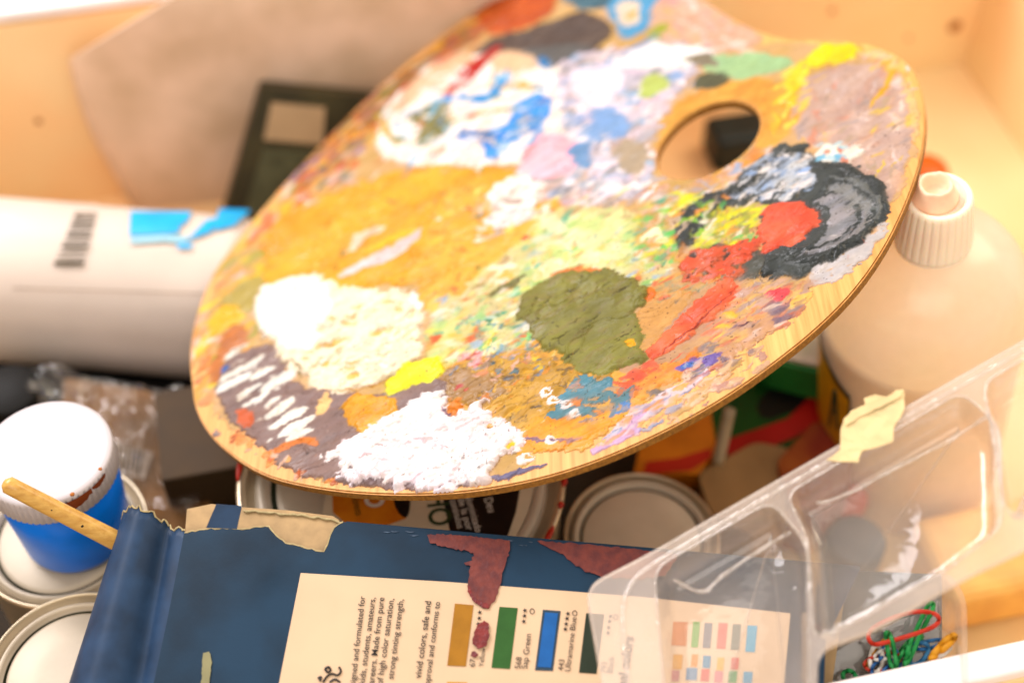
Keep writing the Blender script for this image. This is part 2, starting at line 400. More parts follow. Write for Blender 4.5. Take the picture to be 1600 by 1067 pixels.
# right pinkish grey plain
blob([(1235,210),(1240,150),(1280,110),(1350,95),(1410,120),(1432,190),(1420,260),(1390,330),(1350,330),(1290,240)], (203,180,172), h=.0003, rag=.002, col2=(190,162,152), cs=.008, ridge=.5)
confetti([(1240,200),(1260,110),(1350,80),(1420,120),(1430,200),(1400,300),(1300,240)], 110, [(222,205,205),(200,160,140),(235,190,80),(215,150,130),(180,165,165),(225,190,170),(236,214,206),(190,170,150)], wl=(.0005,.0018), ang=-60, spread=60)
# upper edge: orange brown, dark grey, blue
blob([(560,170),(700,60),(800,-10),(830,10),(720,80),(600,190),(520,260),(460,300),(440,290)], (175,120,85), rag=.003, col2=(150,105,60))
confetti([(440,290),(560,170),(760,10),(800,30),(620,190),(500,290)], 60, [(200,110,60),(180,120,110),(150,110,40),(225,150,110),(165,130,120),(230,150,60)], ll=(10,36), wl=(.001,.003), ang=-38, spread=12)
blob([(750,-10),(870,-30),(870,20),(820,50),(760,60),(745,30)], (205,105,25), rag=.002, h=.0006, col2=(180,85,20))
blob([(735,85),(770,60),(850,40),(900,18),(945,25),(958,60),(930,80),(850,100),(790,90),(750,95)], (92,76,70), rag=.003, h=.0007, col2=(112,96,88))
blob([(790,80),(930,70),(960,95),(930,130),(850,110)], (108,106,106), rag=.003, dry=.2)
blob([(850,-50),(960,-60),(975,0),(950,20),(880,15)], (90,130,150), rag=.003, col2=(60,95,110))
blob([(950,0),(975,-50),(1050,-40),(1035,25),(1005,60),(965,60)], (95,170,215), rag=.003, h=.0006)
blob([(955,5),(1000,0),(1005,40),(970,45)], (230,215,200), rag=.002)
dot(990, 25, .003, (215,175,110), h=.0004)
blob([(1030,-20),(1090,-10),(1170,45),(1200,70),(1110,90),(1040,80),(1010,60)], (218,182,160), rag=.003)
blob([(1005,55),(1050,25),(1050,45),(1015,75)], (170,175,60), rag=.002)
confetti([(1030,-10),(1090,0),(1180,50),(1200,90),(1060,100)], 60, [(240,190,180),(230,205,200),(205,170,150),(238,160,170),(244,230,226),(235,185,120)], ll=(6,26), ang=20, spread=40)
# cream/white region with the blue swirl
blob([(590,200),(620,150),(690,90),(740,85),(800,85),(880,110),(905,160),(900,210),(860,250),(790,262),(700,262),(620,262),(585,235)], (242,226,214), h=.0009, rag=.003, col2=(250,246,250), dab=True, ridge=.5)
blob([(600,175),(660,115),(730,75),(745,95),(690,130),(625,185)], (230,195,165), rag=.002)
blob([(775,80),(830,85),(850,110),(800,120),(760,110)], (232,200,168), rag=.002)
smear([(704,150),(735,115),(776,78)], .0060, (190,42,22), h=.0008)
smear([(590,180),(605,205),(622,230)], .0022, (205,160,30), h=.0005)
blob([(640,180),(700,148),(710,200),(680,232),(650,235),(655,200)], (140,135,70), rag=.003)
smear([(700,195),(760,178),(810,172)], .0025, (180,165,95), h=.0005)
smear([(700,155),(760,157),(775,148),(792,116)], .0042, (50,160,225), h=.0007)
smear([(785,140),(830,136)], .003, (205,165,60), h=.0005)
blob([(812,160),(852,142),(866,175),(835,210),(795,232),(786,256),(760,254),(755,225),(715,222),(712,208),(770,205),(798,190)], (45,140,225), rag=.002, h=.0008, col2=(80,165,235))
smear([(715,212),(760,210),(775,215)], .002, (60,110,170), h=.0004)
dot(876, 148, .003, (90,180,230), h=.0004); dot(650, 205, .0018, (235,120,100)); dot(825,118,.002,(130,200,230))
smear([(845,95),(860,108)], .003, (40,130,190))
confetti([(600,190),(700,100),(870,110),(890,200),(800,255),(630,250)], 120, [(250,244,246),(246,230,216),(190,220,240),(255,250,250),(238,215,195),(120,190,235),(225,225,235)], ll=(6,24), wl=(.0006,.002))
# lavender / white / blue field
LAV = [(850,110),(930,80),(1040,60),(1110,90),(1080,130),(1030,180),(1010,240),(1020,290),(960,320),(860,330),(800,300),(820,250),(900,210)]
blob(LAV, (222,208,224), h=.0005, rag=.004, col2=(190,190,205), cs=.012, ridge=.6)
confetti(LAV, 260, [(240,232,244),(250,246,252),(130,172,222),(160,190,225),(228,205,225),(150,150,155),(200,185,190),(236,220,232),(170,160,150),(246,240,246),(215,185,170)], ll=(5,30), wl=(.0006,.0028), ang=-25, spread=45)
confetti([(960,150),(1030,130),(1060,150),(1020,200),(1015,270),(1060,300),(1140,300),(1100,330),(1000,320),(960,260)], 90, [(240,232,242),(215,205,220),(190,185,195),(250,244,250),(205,180,160),(170,195,225)], ll=(6,22), wl=(.001,.003), rag=.003)
confetti(LAV, 70, [(150,180,225),(155,152,158),(248,240,250),(240,232,246),(190,170,165),(236,200,215),(120,160,210)], ll=(10,30), wl=(.002,.005), ang=-25, spread=30, rag=.004)
blob([(960,95),(1010,68),(1060,72),(1110,75),(1120,92),(1060,112),(1010,118),(965,112)], (250,246,250), h=.001, rag=.0035, dab=True)
blob([(880,120),(950,100),(990,130),(940,170),(900,160)], (240,228,242), h=.0005, rag=.004, dry=.3)
blob([(910,175),(980,160),(1000,200),(940,225),(905,215)], (140,176,224), h=.0004, rag=.004, dry=.45)
blob([(1000,120),(1050,118),(1050,140),(1005,160)], (190,205,120), rag=.003, dry=.3)
blob([(1110,85),(1180,82),(1230,90),(1235,112),(1190,125),(1130,122),(1100,110)], (172,205,160), h=.0005, rag=.003)
blob([(1085,120),(1130,112),(1145,128),(1110,142),(1082,138)], (105,105,80), rag=.002, h=.0004)
blob([(1060,95),(1100,80),(1130,90),(1110,110)], (150,140,120), rag=.003)
blob([(815,235),(845,215),(900,225),(905,250),(880,285),(830,285),(812,270)], (244,200,216), h=.0006, rag=.003, col2=(240,180,195))
blob([(890,225),(930,222),(935,260),(905,270),(888,255)], (120,160,205), rag=.003, dry=.3)
blob([(950,220),(1010,215),(1020,260),(970,280)], (185,170,150), rag=.003, dry=.3)
# yellows near the top right rim
blob([(1255,92),(1290,68),(1340,68),(1350,84),(1320,98),(1290,108),(1258,106)], (246,208,22), h=.0009, rag=.003, dab=True, col2=(240,190,20))
blob([(1225,165),(1228,135),(1250,115),(1262,130),(1250,160),(1236,176)], (243,200,40), h=.0006, rag=.003)
confetti([(1200,200),(1215,120),(1260,100),(1270,140),(1240,200)], 36, [(242,205,60),(240,180,70),(246,215,120),(232,160,70)], ang=-70, spread=30)
smear([(1380,95),(1392,115),(1385,140),(1360,170)], .0018, (230,170,60)); smear([(1410,130),(1428,170),(1432,220)], .002, (240,195,150)); smear([(1412,98),(1420,112)], .0016, (235,235,240))
blob([(1340,75),(1390,85),(1425,120),(1412,125),(1380,98),(1345,86)], (246,205,170), rag=.002, col2=(240,180,110))
# ochre field
blob([(408,430),(410,380),(440,330),(520,300),(600,272),(700,262),(800,262),(812,285),(760,310),(755,345),(770,370),(745,400),(700,430),(640,445),(560,455),(480,470),(430,450)], (226,158,38), h=.0008, rag=.003, col2=(238,172,60), cs=.01, dab=True, ridge=.5)
blob([(690,290),(800,285),(880,320),(870,400),(790,450),(720,470),(660,500),(640,440)], (224, 162, 70), h=.0004, rag=.005, col2=(232, 176, 90), ridge=.6)
confetti([(690,290),(860,320),(860,400),(700,460)], 70, [(236,186,120),(210,140,50),(246,220,190),(150,120,60),(230,120,60),(200,190,110)], ll=(3,16), wl=(.0004,.0015))
blob([(690,540),(820,530),(1000,590),(1050,600),(950,680),(820,720),(800,700),(740,650),(690,620)], (216,148,62), h=.0003, rag=.004, col2=(228,166,84))
smear([(536,432),(570,415),(620,395),(650,372),(656,362)], .0042, (224,212,216), h=.0005)
smear([(550,395),(565,370),(600,358)], .0028, (236,214,196), h=.0004); smear([(575,395),(610,375),(650,360)], .003, (243,186,30))
dot(688,345,.0014,(250,235,225)); confetti([(430,350),(600,290),(760,280),(740,390),(500,440)], 46, [(150,120,60),(246,190,90),(200,130,30),(244,196,100),(120,110,70)], ll=(2,16), wl=(.0004,.0014))
confetti([(430,330),(560,250),(800,250),(800,270),(600,280),(440,345)], 50, [(130,160,60),(230,200,190),(150,150,150),(200,120,60),(240,230,220),(230,160,60)], ll=(5,22))
blob([(755,300),(800,282),(850,285),(860,310),(830,350),(790,365),(755,350),(765,325)], (246,238,238), h=.0007, rag=.004, dry=.1, dab=True)
confetti([(740,300),(900,280),(1000,270),(1040,290),(980,330),(840,360),(750,380)], 90, [(248,240,240),(232,215,215),(205,160,140),(240,230,150),(190,170,160),(250,246,246),(180,190,200)], ll=(4,20))
# pale green field
GRN = [(676,480),(720,455),(770,415),(810,380),(850,335),(920,315),(1000,335),(1030,380),(1050,430),(1010,470),(900,440),(850,470),(820,500),(830,540),(760,556),(690,575),(668,540)]
blob(GRN, (216,214,148), h=.0004, rag=.004, col2=(206,196,150), cs=.01, ridge=.7)
confetti(GRN, 340, [(214,222,160),(196,220,150),(238,234,205),(176,210,140),(232,184,100),(120,195,150),(236,236,226),(196,160,120),(240,170,80),(230,230,120),(245,240,225),(70,170,150),(225,110,60),(150,205,120),(170,190,210)], ll=(2,20), wl=(.0004,.0026))
confetti([(850,340),(1000,340),(1000,420),(860,430)], 40, [(222,224,170),(205,225,150),(236,234,200)], ll=(10,26), wl=(.002,.005), rag=.003)
smear([(770,462),(800,445),(815,433)], .0024, (130,124,66), h=.0005); smear([(748,502),(800,512),(812,508)], .001, (40,140,110))
smear([(720,500),(745,512),(760,520)], .0007, (70,170,150)); dot(752,524,.0013,(240,130,50))
confetti([(730,500),(830,500),(880,560),(780,570),(720,540)], 60, [(60,160,140),(90,190,150),(240,235,190),(250,180,80),(90,160,190)], ll=(2,12), wl=(.0003,.0010))
# lime / yellow-green to the right
LIM = [(985,380),(1010,330),(1060,305),(1130,300),(1200,310),(1190,350),(1160,385),(1110,400),(1060,400),(1030,425)]
blob(LIM, (190,180,110), h=.0004, rag=.004, col2=(205,150,110), cs=.008, ridge=.7)
confetti(LIM, 190, [(215,215,50),(165,200,80),(235,220,40),(110,200,110),(225,180,150),(200,170,150),(238,238,225),(240,190,40),(150,170,90)], ll=(3,20), wl=(.0005,.0020))
confetti([(1000,330),(1080,260),(1180,230),(1230,230),(1190,290),(1060,310)], 110, [(205,160,130),(225,195,180),(180,165,160),(240,235,240),(215,140,90),(195,175,140),(165,180,210)], ll=(4,22), wl=(.0005,.002))
# faded salmon ground below the charcoal
blob([(1000,470),(1060,430),(1180,440),(1240,445),(1285,430),(1240,480),(1180,530),(1100,570),(1020,590),(960,590)], (210,168,122), h=.0004, rag=.004, col2=(190,152,130), cs=.008)
confetti([(1120,450),(1240,440),(1270,450),(1220,500),(1150,545),(1080,570)], 90, [(198,165,150),(222,150,125),(180,160,155),(232,185,130),(226,130,105),(205,175,165)], ll=(6,26), wl=(.0006,.0022), ang=-28, spread=14)
# lower centre browns
BRN = [(690,580),(760,560),(830,545),(890,580),(960,590),(960,610),(880,620),(860,660),(780,690),(730,640),(690,620)]
blob(BRN, (190,142,78), h=.0009, rag=.003, col2=(212,160,92), cs=.006, ridge=.6, dab=True)
confetti(BRN, 120, [(205,150,70),(170,130,90),(230,170,70),(120,100,80),(180,150,110),(225,150,60),(150,130,110)], ll=(3,20), wl=(.0003,.0013), ang=-25, spread=25)
blob([(690,590),(700,570),(760,575),(800,590),(790,620),(740,640),(700,630)], (178,140,105), rag=.003, h=.0005, dry=.2)
confetti([(720,555),(800,545),(850,555),(840,590),(760,590)], 46, [(90,150,190),(110,165,200),(236,190,190),(240,200,90),(230,150,120),(80,130,150)], ll=(2,13), wl=(.0005,.0015))
confetti([(715,555),(750,550),(750,570),(720,572)], 14, [(240,190,200),(190,90,90),(236,170,175)], ll=(2,9))
dot(718,607,.0018,(195,75,70),h=.0005); dot(730,612,.0012,(205,95,80))
# orange zone at the lower rim
blob([(810,690),(820,655),(880,650),(930,645),(970,630),(985,650),(940,680),(880,700),(830,705)], (232,145,48), h=.0005, rag=.003, col2=(240,165,60))
blob([(880,640),(910,610),(960,600),(1040,570),(1090,550),(1110,560),(1040,600),(990,640),(930,660)], (236,165,90), h=.0004, rag=.003, col2=(232,140,70))
blob([(870,625),(900,600),(945,592),(985,598),(1000,610),(985,640),(960,635),(930,650),(900,655),(880,665),(850,655)], (104,140,150), h=.0006, rag=.004, dry=.15, col2=(90,150,175))
dot(975,638,.003,(90,150,215),h=.0005); dot(990,618,.0022,(235,140,70),h=.0005)
smear([(955,680),(1000,650),(1060,610),(1105,580)], .0034, (238,214,226), h=.0004, dry=.2); smear([(930,700),(985,672),(1005,640)], .003, (206,175,215), h=.0003, dry=.15)
smear([(1060,578),(1100,565),(1130,555)], .0028, (130,110,185), h=.0004); smear([(1070,575),(1095,571)], .0016, (80,130,215))
blob([(1010,620),(1040,605),(1050,615),(1020,632)], (130,125,125), rag=.003, dry=.2)
smear([(1050,650),(1100,610),(1160,570)], .003, (205,165,120), h=.0002, dry=.5); smear([(1130,560),(1190,520),(1240,480)], .004, (205,160,130), h=.0003, dry=.45)
smear([(820,690),(850,692),(910,685)], .0012, (150,120,140)); smear([(740,752),(800,742),(850,728)], .0014, (125,120,155), h=.0005)
confetti([(1040,640),(1180,545),(1210,560),(1100,640),(1000,680)], 30, [(215,180,150),(190,150,140),(235,200,170)], ll=(5,22), ang=-32, spread=8, dry=.3)
confetti([(440,300),(520,215),(640,105),(760,20),(770,60),(680,110),(600,190),(560,260),(460,330)], 110, [(210,90,40),(120,140,50),(236,170,60),(225,190,170),(70,110,110),(190,60,50),(240,226,214),(150,120,160),(200,130,60)], ll=(6,26), wl=(.0008,.0026), ang=-40, spread=14)
confetti([(1100,540),(1240,450),(1290,440),(1230,510),(1140,575),(1050,620)], 50, [(150,140,140),(206,120,100),(236,190,120),(120,105,130),(226,206,196)], ll=(5,22), wl=(.0008,.0022), ang=-30, spread=12, dry=.15)
confetti([(850,650),(900,600),(1000,600),(980,650),(900,670)], 34, [(232,140,60),(236,165,80),(222,120,60),(90,140,170),(120,150,150),(200,160,110)], ll=(4,14), wl=(.0008,.002))
confetti([(930,700),(1000,640),(1100,580),(1120,590),(1020,670)], 40, [(236,170,100),(240,190,130),(230,214,226),(150,170,210),(222,150,90)], ll=(5,18), wl=(.0006,.0018), ang=-32, spread=12)
confetti([(600,190),(700,110),(860,110),(895,200),(800,255),(640,255)], 70, [(60,150,225),(120,190,235),(246,238,236),(236,200,170),(150,150,90),(220,110,90),(180,210,230)], ll=(5,18), wl=(.0007,.002), ang=-25, spread=40)
confetti([(700,560),(860,550),(880,600),(760,640),(700,630)], 60, [(232,170,70),(90,150,190),(150,130,110),(226,140,60),(236,200,190),(200,150,90)], ll=(3,12), wl=(.0005,.0015))
# lower left mauve
MAV = [(332,605),(345,570),(380,545),(425,535),(450,560),(450,600),(520,610),(600,620),(660,590),(700,590),(705,640),(640,690),(560,740),(600,758),(570,764),(500,750),(440,730),(412,700),(385,680),(352,652)]
blob(MAV, (134,114,114), h=.0008, rag=.0015, col2=(150,126,122), cs=.008, dab=True, ridge=.4)
blob([(560,745),(590,720),(700,748),(760,757),(700,766),(620,766),(570,762)], (140,118,120), rag=.001, h=.0006)
blob([(330,570),(345,520),(380,500),(395,530),(350,560),(345,600),(325,600)], (186,118,78), rag=.002, col2=(206,128,60)); dot(352,578,.002,(70,120,190),h=.0004)
blob([(365,645),(395,640),(402,665),(380,668)], (212,108,50), rag=.002); smear([(430,705),(470,690),(500,695)], .0022, (216,130,50)); dot(450,720,.0018,(230,170,120))
confetti([(330,640),(400,700),(540,755),(470,745),(380,700)], 18, [(225,190,170),(240,150,80),(210,110,60)], ll=(3,14))
dot(342,675,.0022,(150,140,150),h=.0006)
for (x, y, l, w_) in [(367,552,14,.0026),(385,575,26,.0026),(372,598,24,.0028),(352,605,14,.0022),(412,585,20,.0025),(430,600,24,.0030),(390,612,20,.002),(408,622,16,.0018),(360,590,18,.002),(440,640,26,.0032),(452,655,30,.003),(430,628,14,.002),(465,668,30,.003),(470,680,20,.0025),(388,635,6,.0014),(422,690,3,.0012),(455,585,18,.003)]:
    smear([(x-l*.8, y+l*.45), (x, y), (x+l*.8, y-l*.45)], w_, (240,240,236), h=.0006, dry=.12)
confetti([(340,560),(450,560),(500,670),(420,690)], 26, [(236,234,230),(225,215,205)], ll=(4,14), wl=(.0006,.0012), ang=-30, spread=12, dry=.2)
# big cream white
blob([(398,470),(425,440),(480,432),(520,445),(545,458),(600,450),(640,455),(655,480),(668,520),(660,560),(620,590),(560,612),(520,620),(490,605),(455,580),(432,555),(410,520),(400,500)], (248,236,216), h=.0016, rag=.003, col2=(246,234,214), cs=.006, dab=True, ridge=.5)
blob([(398,470),(425,440),(480,432),(530,455),(510,520),(470,560),(430,545),(405,515)], (252,250,250), h=.0004, rag=.003, soft=.002)
confetti([(470,520),(600,460),(650,490),(650,560),(540,605),(480,580)], 110, [(240,200,130),(236,190,110),(250,236,215),(244,214,160),(252,246,240)], ll=(3,16), wl=(.0005,.0016), ang=-15, spread=20)
smear([(500,612),(560,612),(610,595),(650,565)], .0007, (200,140,70), h=.0004); smear([(438,560),(470,572),(476,590)], .0007,(150,130,80))
blob([(636,455),(648,452),(655,470),(665,480),(650,490),(640,480)], (252,250,250), rag=.002, h=.0008)
blob([(505,615),(525,618),(515,640),(500,650),(493,645)], (240,200,150), rag=.0015, h=.0005)
# yellow and ochre dabs
blob([(600,600),(615,585),(640,568),(665,556),(695,558),(700,575),(690,590),(675,605),(660,600),(640,615),(615,618)], (236,214,28), h=.001, rag=.002, dab=True, col2=(244,226,60))
blob([(528,640),(545,622),(580,615),(620,618),(632,640),(620,655),(600,660),(580,680),(562,686),(545,665)], (222,152,34), h=.0009, rag=.002, dab=True, col2=(232,165,50))
# thick white in front
idw = blob([(516,705),(545,690),(580,672),(610,655),(640,640),(672,622),(700,616),(712,640),(740,640),(752,628),(760,640),(765,660),(800,665),(818,675),(812,700),(795,715),(770,740),(720,757),(650,764),(600,762),(570,750),(540,735),(516,725)], (250,244,250), h=.0020, rag=.005, col2=(240,228,238), cs=.006, dab=True, ridge=.32, rs_=.003)
confetti([(530,705),(640,650),(740,650),(800,680),(760,735),(620,755)], 110, [(252,248,252),(246,236,244),(236,215,225),(255,252,255),(230,205,215)], ll=(4,18), wl=(.0005,.0014), ang=-20, spread=35, h=.0006, keep=1)
blob([(704,630),(722,626),(730,640),(715,652),(700,650)], (226,140,50), rag=.001); smear([(690,640),(700,650),(712,655)], .0009, (110,80,110))
for cx_, cy_, r_ in [(857,616,9),(868,628,8),(884,634,8),(900,648,6),(782,663,11),(860,690,8),(824,716,9)]:
    pts = [(cx_+r_*math.cos(a), cy_+r_*.6*math.sin(a)) for a in [i*.7 for i in range(9)]]
    smear(pts, .0010, (248,242,246), h=.0009, rag=.0006)
dot(800,700,.0016,(240,190,30),h=.0006); dot(816,722,.002,(245,235,235)); dot(812,706,.0015,(245,240,240))
# charcoal loop with its white drag
blob([(1055,380),(1060,340),(1100,305),(1150,290),(1180,250),(1225,222),(1260,225),(1290,255),(1340,262),(1380,290),(1395,325),(1385,350),(1340,385),(1300,415),(1250,438),(1200,435),(1180,410),(1200,395),(1280,380),(1290,340),(1270,320),(1210,322),(1150,320),(1110,340),(1080,380),(1070,405)], (84,90,90), h=.0012, rag=.003, col2=(66,72,74), dab=True, ridge=.35, cs=.006, rs_=.005)
blob([(1170,400),(1200,378),(1290,360),(1320,385),(1290,415),(1250,438),(1195,434)], (80,86,86), h=.0009, rag=.002, col2=(62,68,70), dry=.05)
blob([(1170,260),(1220,240),(1270,245),(1280,290),(1240,320),(1180,310),(1130,310)], (205,208,214), h=.0005, rag=.004, dry=.55, col2=(160,175,200))
confetti([(1120,300),(1180,250),(1270,240),(1270,300),(1180,320)], 60, [(236,232,236),(225,222,228),(150,175,215),(90,95,98),(210,195,190)], ll=(4,18), wl=(.0005,.0016), ang=-35, spread=20)
blob([(1270,235),(1300,222),(1345,228),(1350,250),(1330,262),(1290,258)], (240,238,232), h=.0009, rag=.003, dab=True); confetti([(1275,225),(1340,225),(1330,255),(1285,250)], 16, [(120,190,225),(190,215,225),(220,140,120)], ll=(2,8))
blob([(1270,320),(1300,305),(1335,312),(1342,345),(1320,370),(1290,385),(1262,395),(1285,360),(1288,338)], (168,166,176), h=.0008, rag=.002, col2=(140,142,150), dab=True)
smear([(1290,300),(1330,300),(1370,330),(1375,345)], .0015, (120,126,128), h=.0006); smear([(1230,410),(1290,395),(1340,370),(1385,340)], .0010, (58,64,66), h=.0006)
smear([(1250,405),(1300,385),(1335,360)], .0011, (130,132,140), h=.0007)
blob([(1290,430),(1320,400),(1370,370),(1385,355),(1360,395),(1320,430),(1290,448)], (186,180,184), h=.0003, rag=.003, dry=.45)
confetti([(1300,300),(1380,320),(1370,350),(1330,340)], 26, [(110,114,116),(170,170,174),(70,76,78)], ll=(5,18), wl=(.0003,.0008), ang=-30, spread=12, dry=.2)
confetti([(1060,370),(1120,330),(1180,330),(1170,370),(1090,395)], 70, [(205,205,60),(150,165,80),(225,215,50),(215,150,120),(84,90,90),(235,235,220)], ll=(3,16), wl=(.0004,.0014))
blob([(1262,436),(1300,405),(1350,372),(1386,340),(1392,352),(1360,400),(1325,432),(1285,452)], (206,202,206), h=.0003, rag=.003, dry=.35)
blob([(1290,290),(1350,300),(1380,330),(1360,352),(1330,330),(1300,310)], (150,152,156), h=.0003, rag=.003, dry=.6)
blob([(1062,400),(1100,380),(1180,385),(1200,425),(1180,440),(1110,440),(1070,430)], (96,98,92), h=.0006, rag=.002, dry=.15)
blob([(1180,340),(1200,318),(1260,315),(1300,330),(1300,380),(1250,405),(1190,408)], (82,88,90), h=.0008, rag=.002)
for pl_, c_, w_ in [([(1270,262),(1320,262),(1370,290),(1390,330)],(70,76,78),.0028),([(1300,280),(1350,292),(1375,325),(1368,350)],(120,124,126),.0014),([(1235,412),(1290,405),(1340,380),(1372,350)],(72,78,80),.0030),([(1262,398),(1310,388),(1345,362),(1352,335)],(150,150,158),.0016),([(1085,350),(1120,315),(1170,292),(1205,255)],(70,76,78),.0024),([(1075,345),(1068,380),(1062,400)],(74,80,82),.0026)]:
    smear(pl_, w_, c_, h=.0011, rag=.0012, keep=.8)
confetti([(1130,300),(1180,260),(1230,235),(1262,260),(1240,310),(1160,318)], 40, [(246,244,248),(236,236,242),(160,185,225),(90,96,98)], ll=(6,16), wl=(.0006,.0016), ang=-35, spread=18, dry=.15)
confetti([(1000,320),(1060,300),(1140,310),(1170,350),(1080,400),(1020,420),(990,380)], 90, [(222,226,40),(150,205,70),(238,214,50),(110,200,110),(240,236,200),(226,150,90),(90,170,140),(200,180,160)], ll=(4,16), wl=(.0008,.0022), ang=-30, spread=45)
confetti([(680,470),(800,400),(1000,350),(1040,430),(860,450),(800,530),(700,560)], 120, [(238,238,215),(186,214,150),(236,190,100),(80,180,160),(246,244,236),(214,224,140),(225,120,70),(160,190,220)], ll=(2,10), wl=(.0004,.0014), ang=-25, spread=80)
# coral reds
blob([(1183,345),(1195,325),(1230,320),(1262,325),(1288,335),(1285,360),(1260,380),(1225,392),(1198,402),(1182,385)], (222,98,70), h=.0013, rag=.003, dab=True, col2=(232,120,92))
blob([(1058,440),(1065,405),(1090,390),(1140,378),(1180,372),(1178,395),(1160,410),(1175,430),(1160,440),(1100,445)], (218,96,66), h=.0010, rag=.003, dab=True, dry=.05, col2=(205,110,80))
confetti([(1070,400),(1160,385),(1160,430),(1070,440)], 22, [(100,95,90),(120,100,80),(230,150,80),(70,75,76)], ll=(2,9), wl=(.0003,.001))
blob([(1140,430),(1160,442),(1150,470),(1100,510),(1050,550),(1020,570),(1000,560),(1010,545),(1060,500),(1100,465)], (222,102,70), h=.0009, rag=.002, dab=True, col2=(228,125,90))
smear([(1155,445),(1120,480),(1060,540),(1020,565)], .0006, (150,50,35), h=.0006); smear([(1010,580),(990,600),(960,600)], .002, (222,110,70))
confetti([(980,590),(1040,560),(1060,560),(1000,600),(960,605)], 12, [(222,100,70),(236,160,70)])
blob([(950,560),(1000,470),(1060,450),(1090,470),(1010,550),(960,580)], (214,160,112), h=.0005, rag=.002)
confetti([(1000,450),(1080,420),(1130,440),(1040,480)], 60, [(110,150,130),(130,125,110),(236,160,70),(210,150,120),(225,110,80),(160,175,140)], ll=(3,16), wl=(.0003,.0012), ang=-25, spread=15)
confetti([(1100,410),(1280,440),(1290,445),(1200,470)], 30, [(120,110,108),(150,130,122),(196,160,145)], ll=(8,26), wl=(.0002,.0006), ang=0, spread=20)
smear([(1205,460),(1216,462),(1228,460)], .0034, (228,92,104), h=.0006); smear([(1130,493),(1150,495)], .0016, (238,190,80), h=.0004); smear([(1118,512),(1140,510)], .0016, (238,190,80)); smear([(1146,511),(1168,508)], .0009, (90,50,80))
# olive dab last
dot(1010,462,.0045,(232,126,24),h=.0006); smear([(860,432),(900,420),(950,425)], .0016, (232,130,50))
idO = blob([(804,490),(822,465),(850,440),(885,424),(930,421),(975,430),(1010,455),(1008,475),(990,485),(1000,510),(1006,540),(1010,565),(985,580),(930,590),(900,580),(870,555),(845,548),(820,520)], (134,126,74), h=.0018, rag=.0022, col2=(150,142,82), dab=True, ridge=.38, cs=.006, rs_=.0045)
dot(986,541,.0022,(240,172,30),h=.0006); dot(945,459,.0007,(40,80,110)); dot(847,474,.0007,(230,220,200))
for q in range(16):
    x = random.uniform(825,975); y = random.uniform(450,560)
    smear([(x-14,y+8),(x,y+random.uniform(-2,2)),(x+14,y-8)], random.uniform(.0003,.0006), (84,82,46), h=.0002, keep=.55)
# fine crumbs everywhere and thin cracks
confetti([(420,560),(700,420),(1000,330),(1250,300),(1380,360),(1100,600),(800,720),(500,740)], 150, [(246,240,236),(70,60,50),(230,150,60),(90,120,150),(200,90,70),(120,110,80)], ll=(1,4), wl=(.0002,.0005), ang=0, spread=90)
HT += COV*(.00007*fbm(U*SD[0]*.4+V*SD[1]*.4, -U*SD[1]+V*SD[0], .0012, 3, 3)+.00005*vn(U, V, .0006, 6))
# slabs of paint stop short of the rim
HT *= np.clip((np.minimum(SO, -SH)-.0007)/.0015, .15, 1)
sx_ = U*SD[0]+V*SD[1]; sy_ = -U*SD[1]+V*SD[0]
def resample(du, dv):
    ii = np.clip(np.rint((U+du-umin)/G).astype(int), 0, nu-1); jj = np.clip(np.rint((V+dv-vmin)/G).astype(int), 0, nv-1); return jj, ii
# bristle drag: every edge is pulled along the knife strokes by a fine, uneven amount
am = np.clip(.35+1.1*fbm(U, V, .018, 2, 2), 0, 1)
thick = np.clip((HT-.0005)/.0005, 0, 1)
dr_ = (.0024*fbm(sx_*.12, sy_, .0010, 8, 2)+.0022*vn(U, V, .005, 9))*am*(1-.65*thick)
tw = .0009*fbm(U, V, .0026, 10, 3); tw2 = .0009*fbm(U, V, .0026, 4, 3)
J_, I_ = resample(dr_*SD[0]+tw, dr_*SD[1]+tw2)
COL = COL[J_, I_]; HT = HT[J_, I_]; COV = COV[J_, I_]; ID = ID[J_, I_]
# thin film: wet colours drawn into each other along the strokes
acc = COL.copy(); wt = 1
for st_ in (-.0018, -.0011, -.0005, .0005, .0011, .0018):
    J_, I_ = resample(st_*SD[0], st_*SD[1]); acc = acc+COL[J_, I_]; wt += 1
bl = (np.where(ID == 0, .75, .25)*np.clip(.5+1.5*vn(U, V, .007, 6), 0, 1))[..., None].astype(np.float32)
COL = COL*(1-bl)+acc/wt*bl
HT = HT*(1+(.45-.3*thick)*np.clip(fbm(sx_*.3, sy_, .0022, 5, 3), -1, 1)) + (.0002-.00008*thick)*COV*np.clip(fbm(sx_*.22, sy_, .0012, 9, 2)*2-.35, 0, 1)
HT = HT*(1+.35*thick*vn(U, V, .006, 11)*2)
for kk in range(3):   # dried skins and folds: sharp little ridges where the noise crosses zero
    cr_ = np.abs(fbm(sx_*.55+.1*kk, sy_, .010+.005*kk, kk*3, 3)); HT = HT + .00045*np.clip(1-cr_/.03, 0, 1)*np.clip(HT/.0006, 0, 1.6)*np.clip(vn(U, V, .012, kk)*3+.4, 0, 1)
tone = 1+.10*fbm(U, V, .0045, 1, 3)+.10*vn(U, V, .0011, 4)
wet = np.clip(.5+fbm(U*SD[0]*.3+V*SD[1]*.3, -U*SD[1]+V*SD[0], .0022, 7, 3), 0, 1)[..., None]
COL = COL*tone[..., None]; COL = COL*(1-.12*wet*np.array([0, .35, 1], np.float32))
chroma = (COL.max(2)-COL.min(2))/np.maximum(COL.max(2), .01)
warm = np.clip((chroma-.58)*3.2, 0, 1)*(COL[..., 0] > COL[..., 1]*1.15)*(COL[..., 0] > COL[..., 2])*np.clip(COL[..., 1]/np.maximum(COL[..., 0], .01)*3-.6, 0, 1)
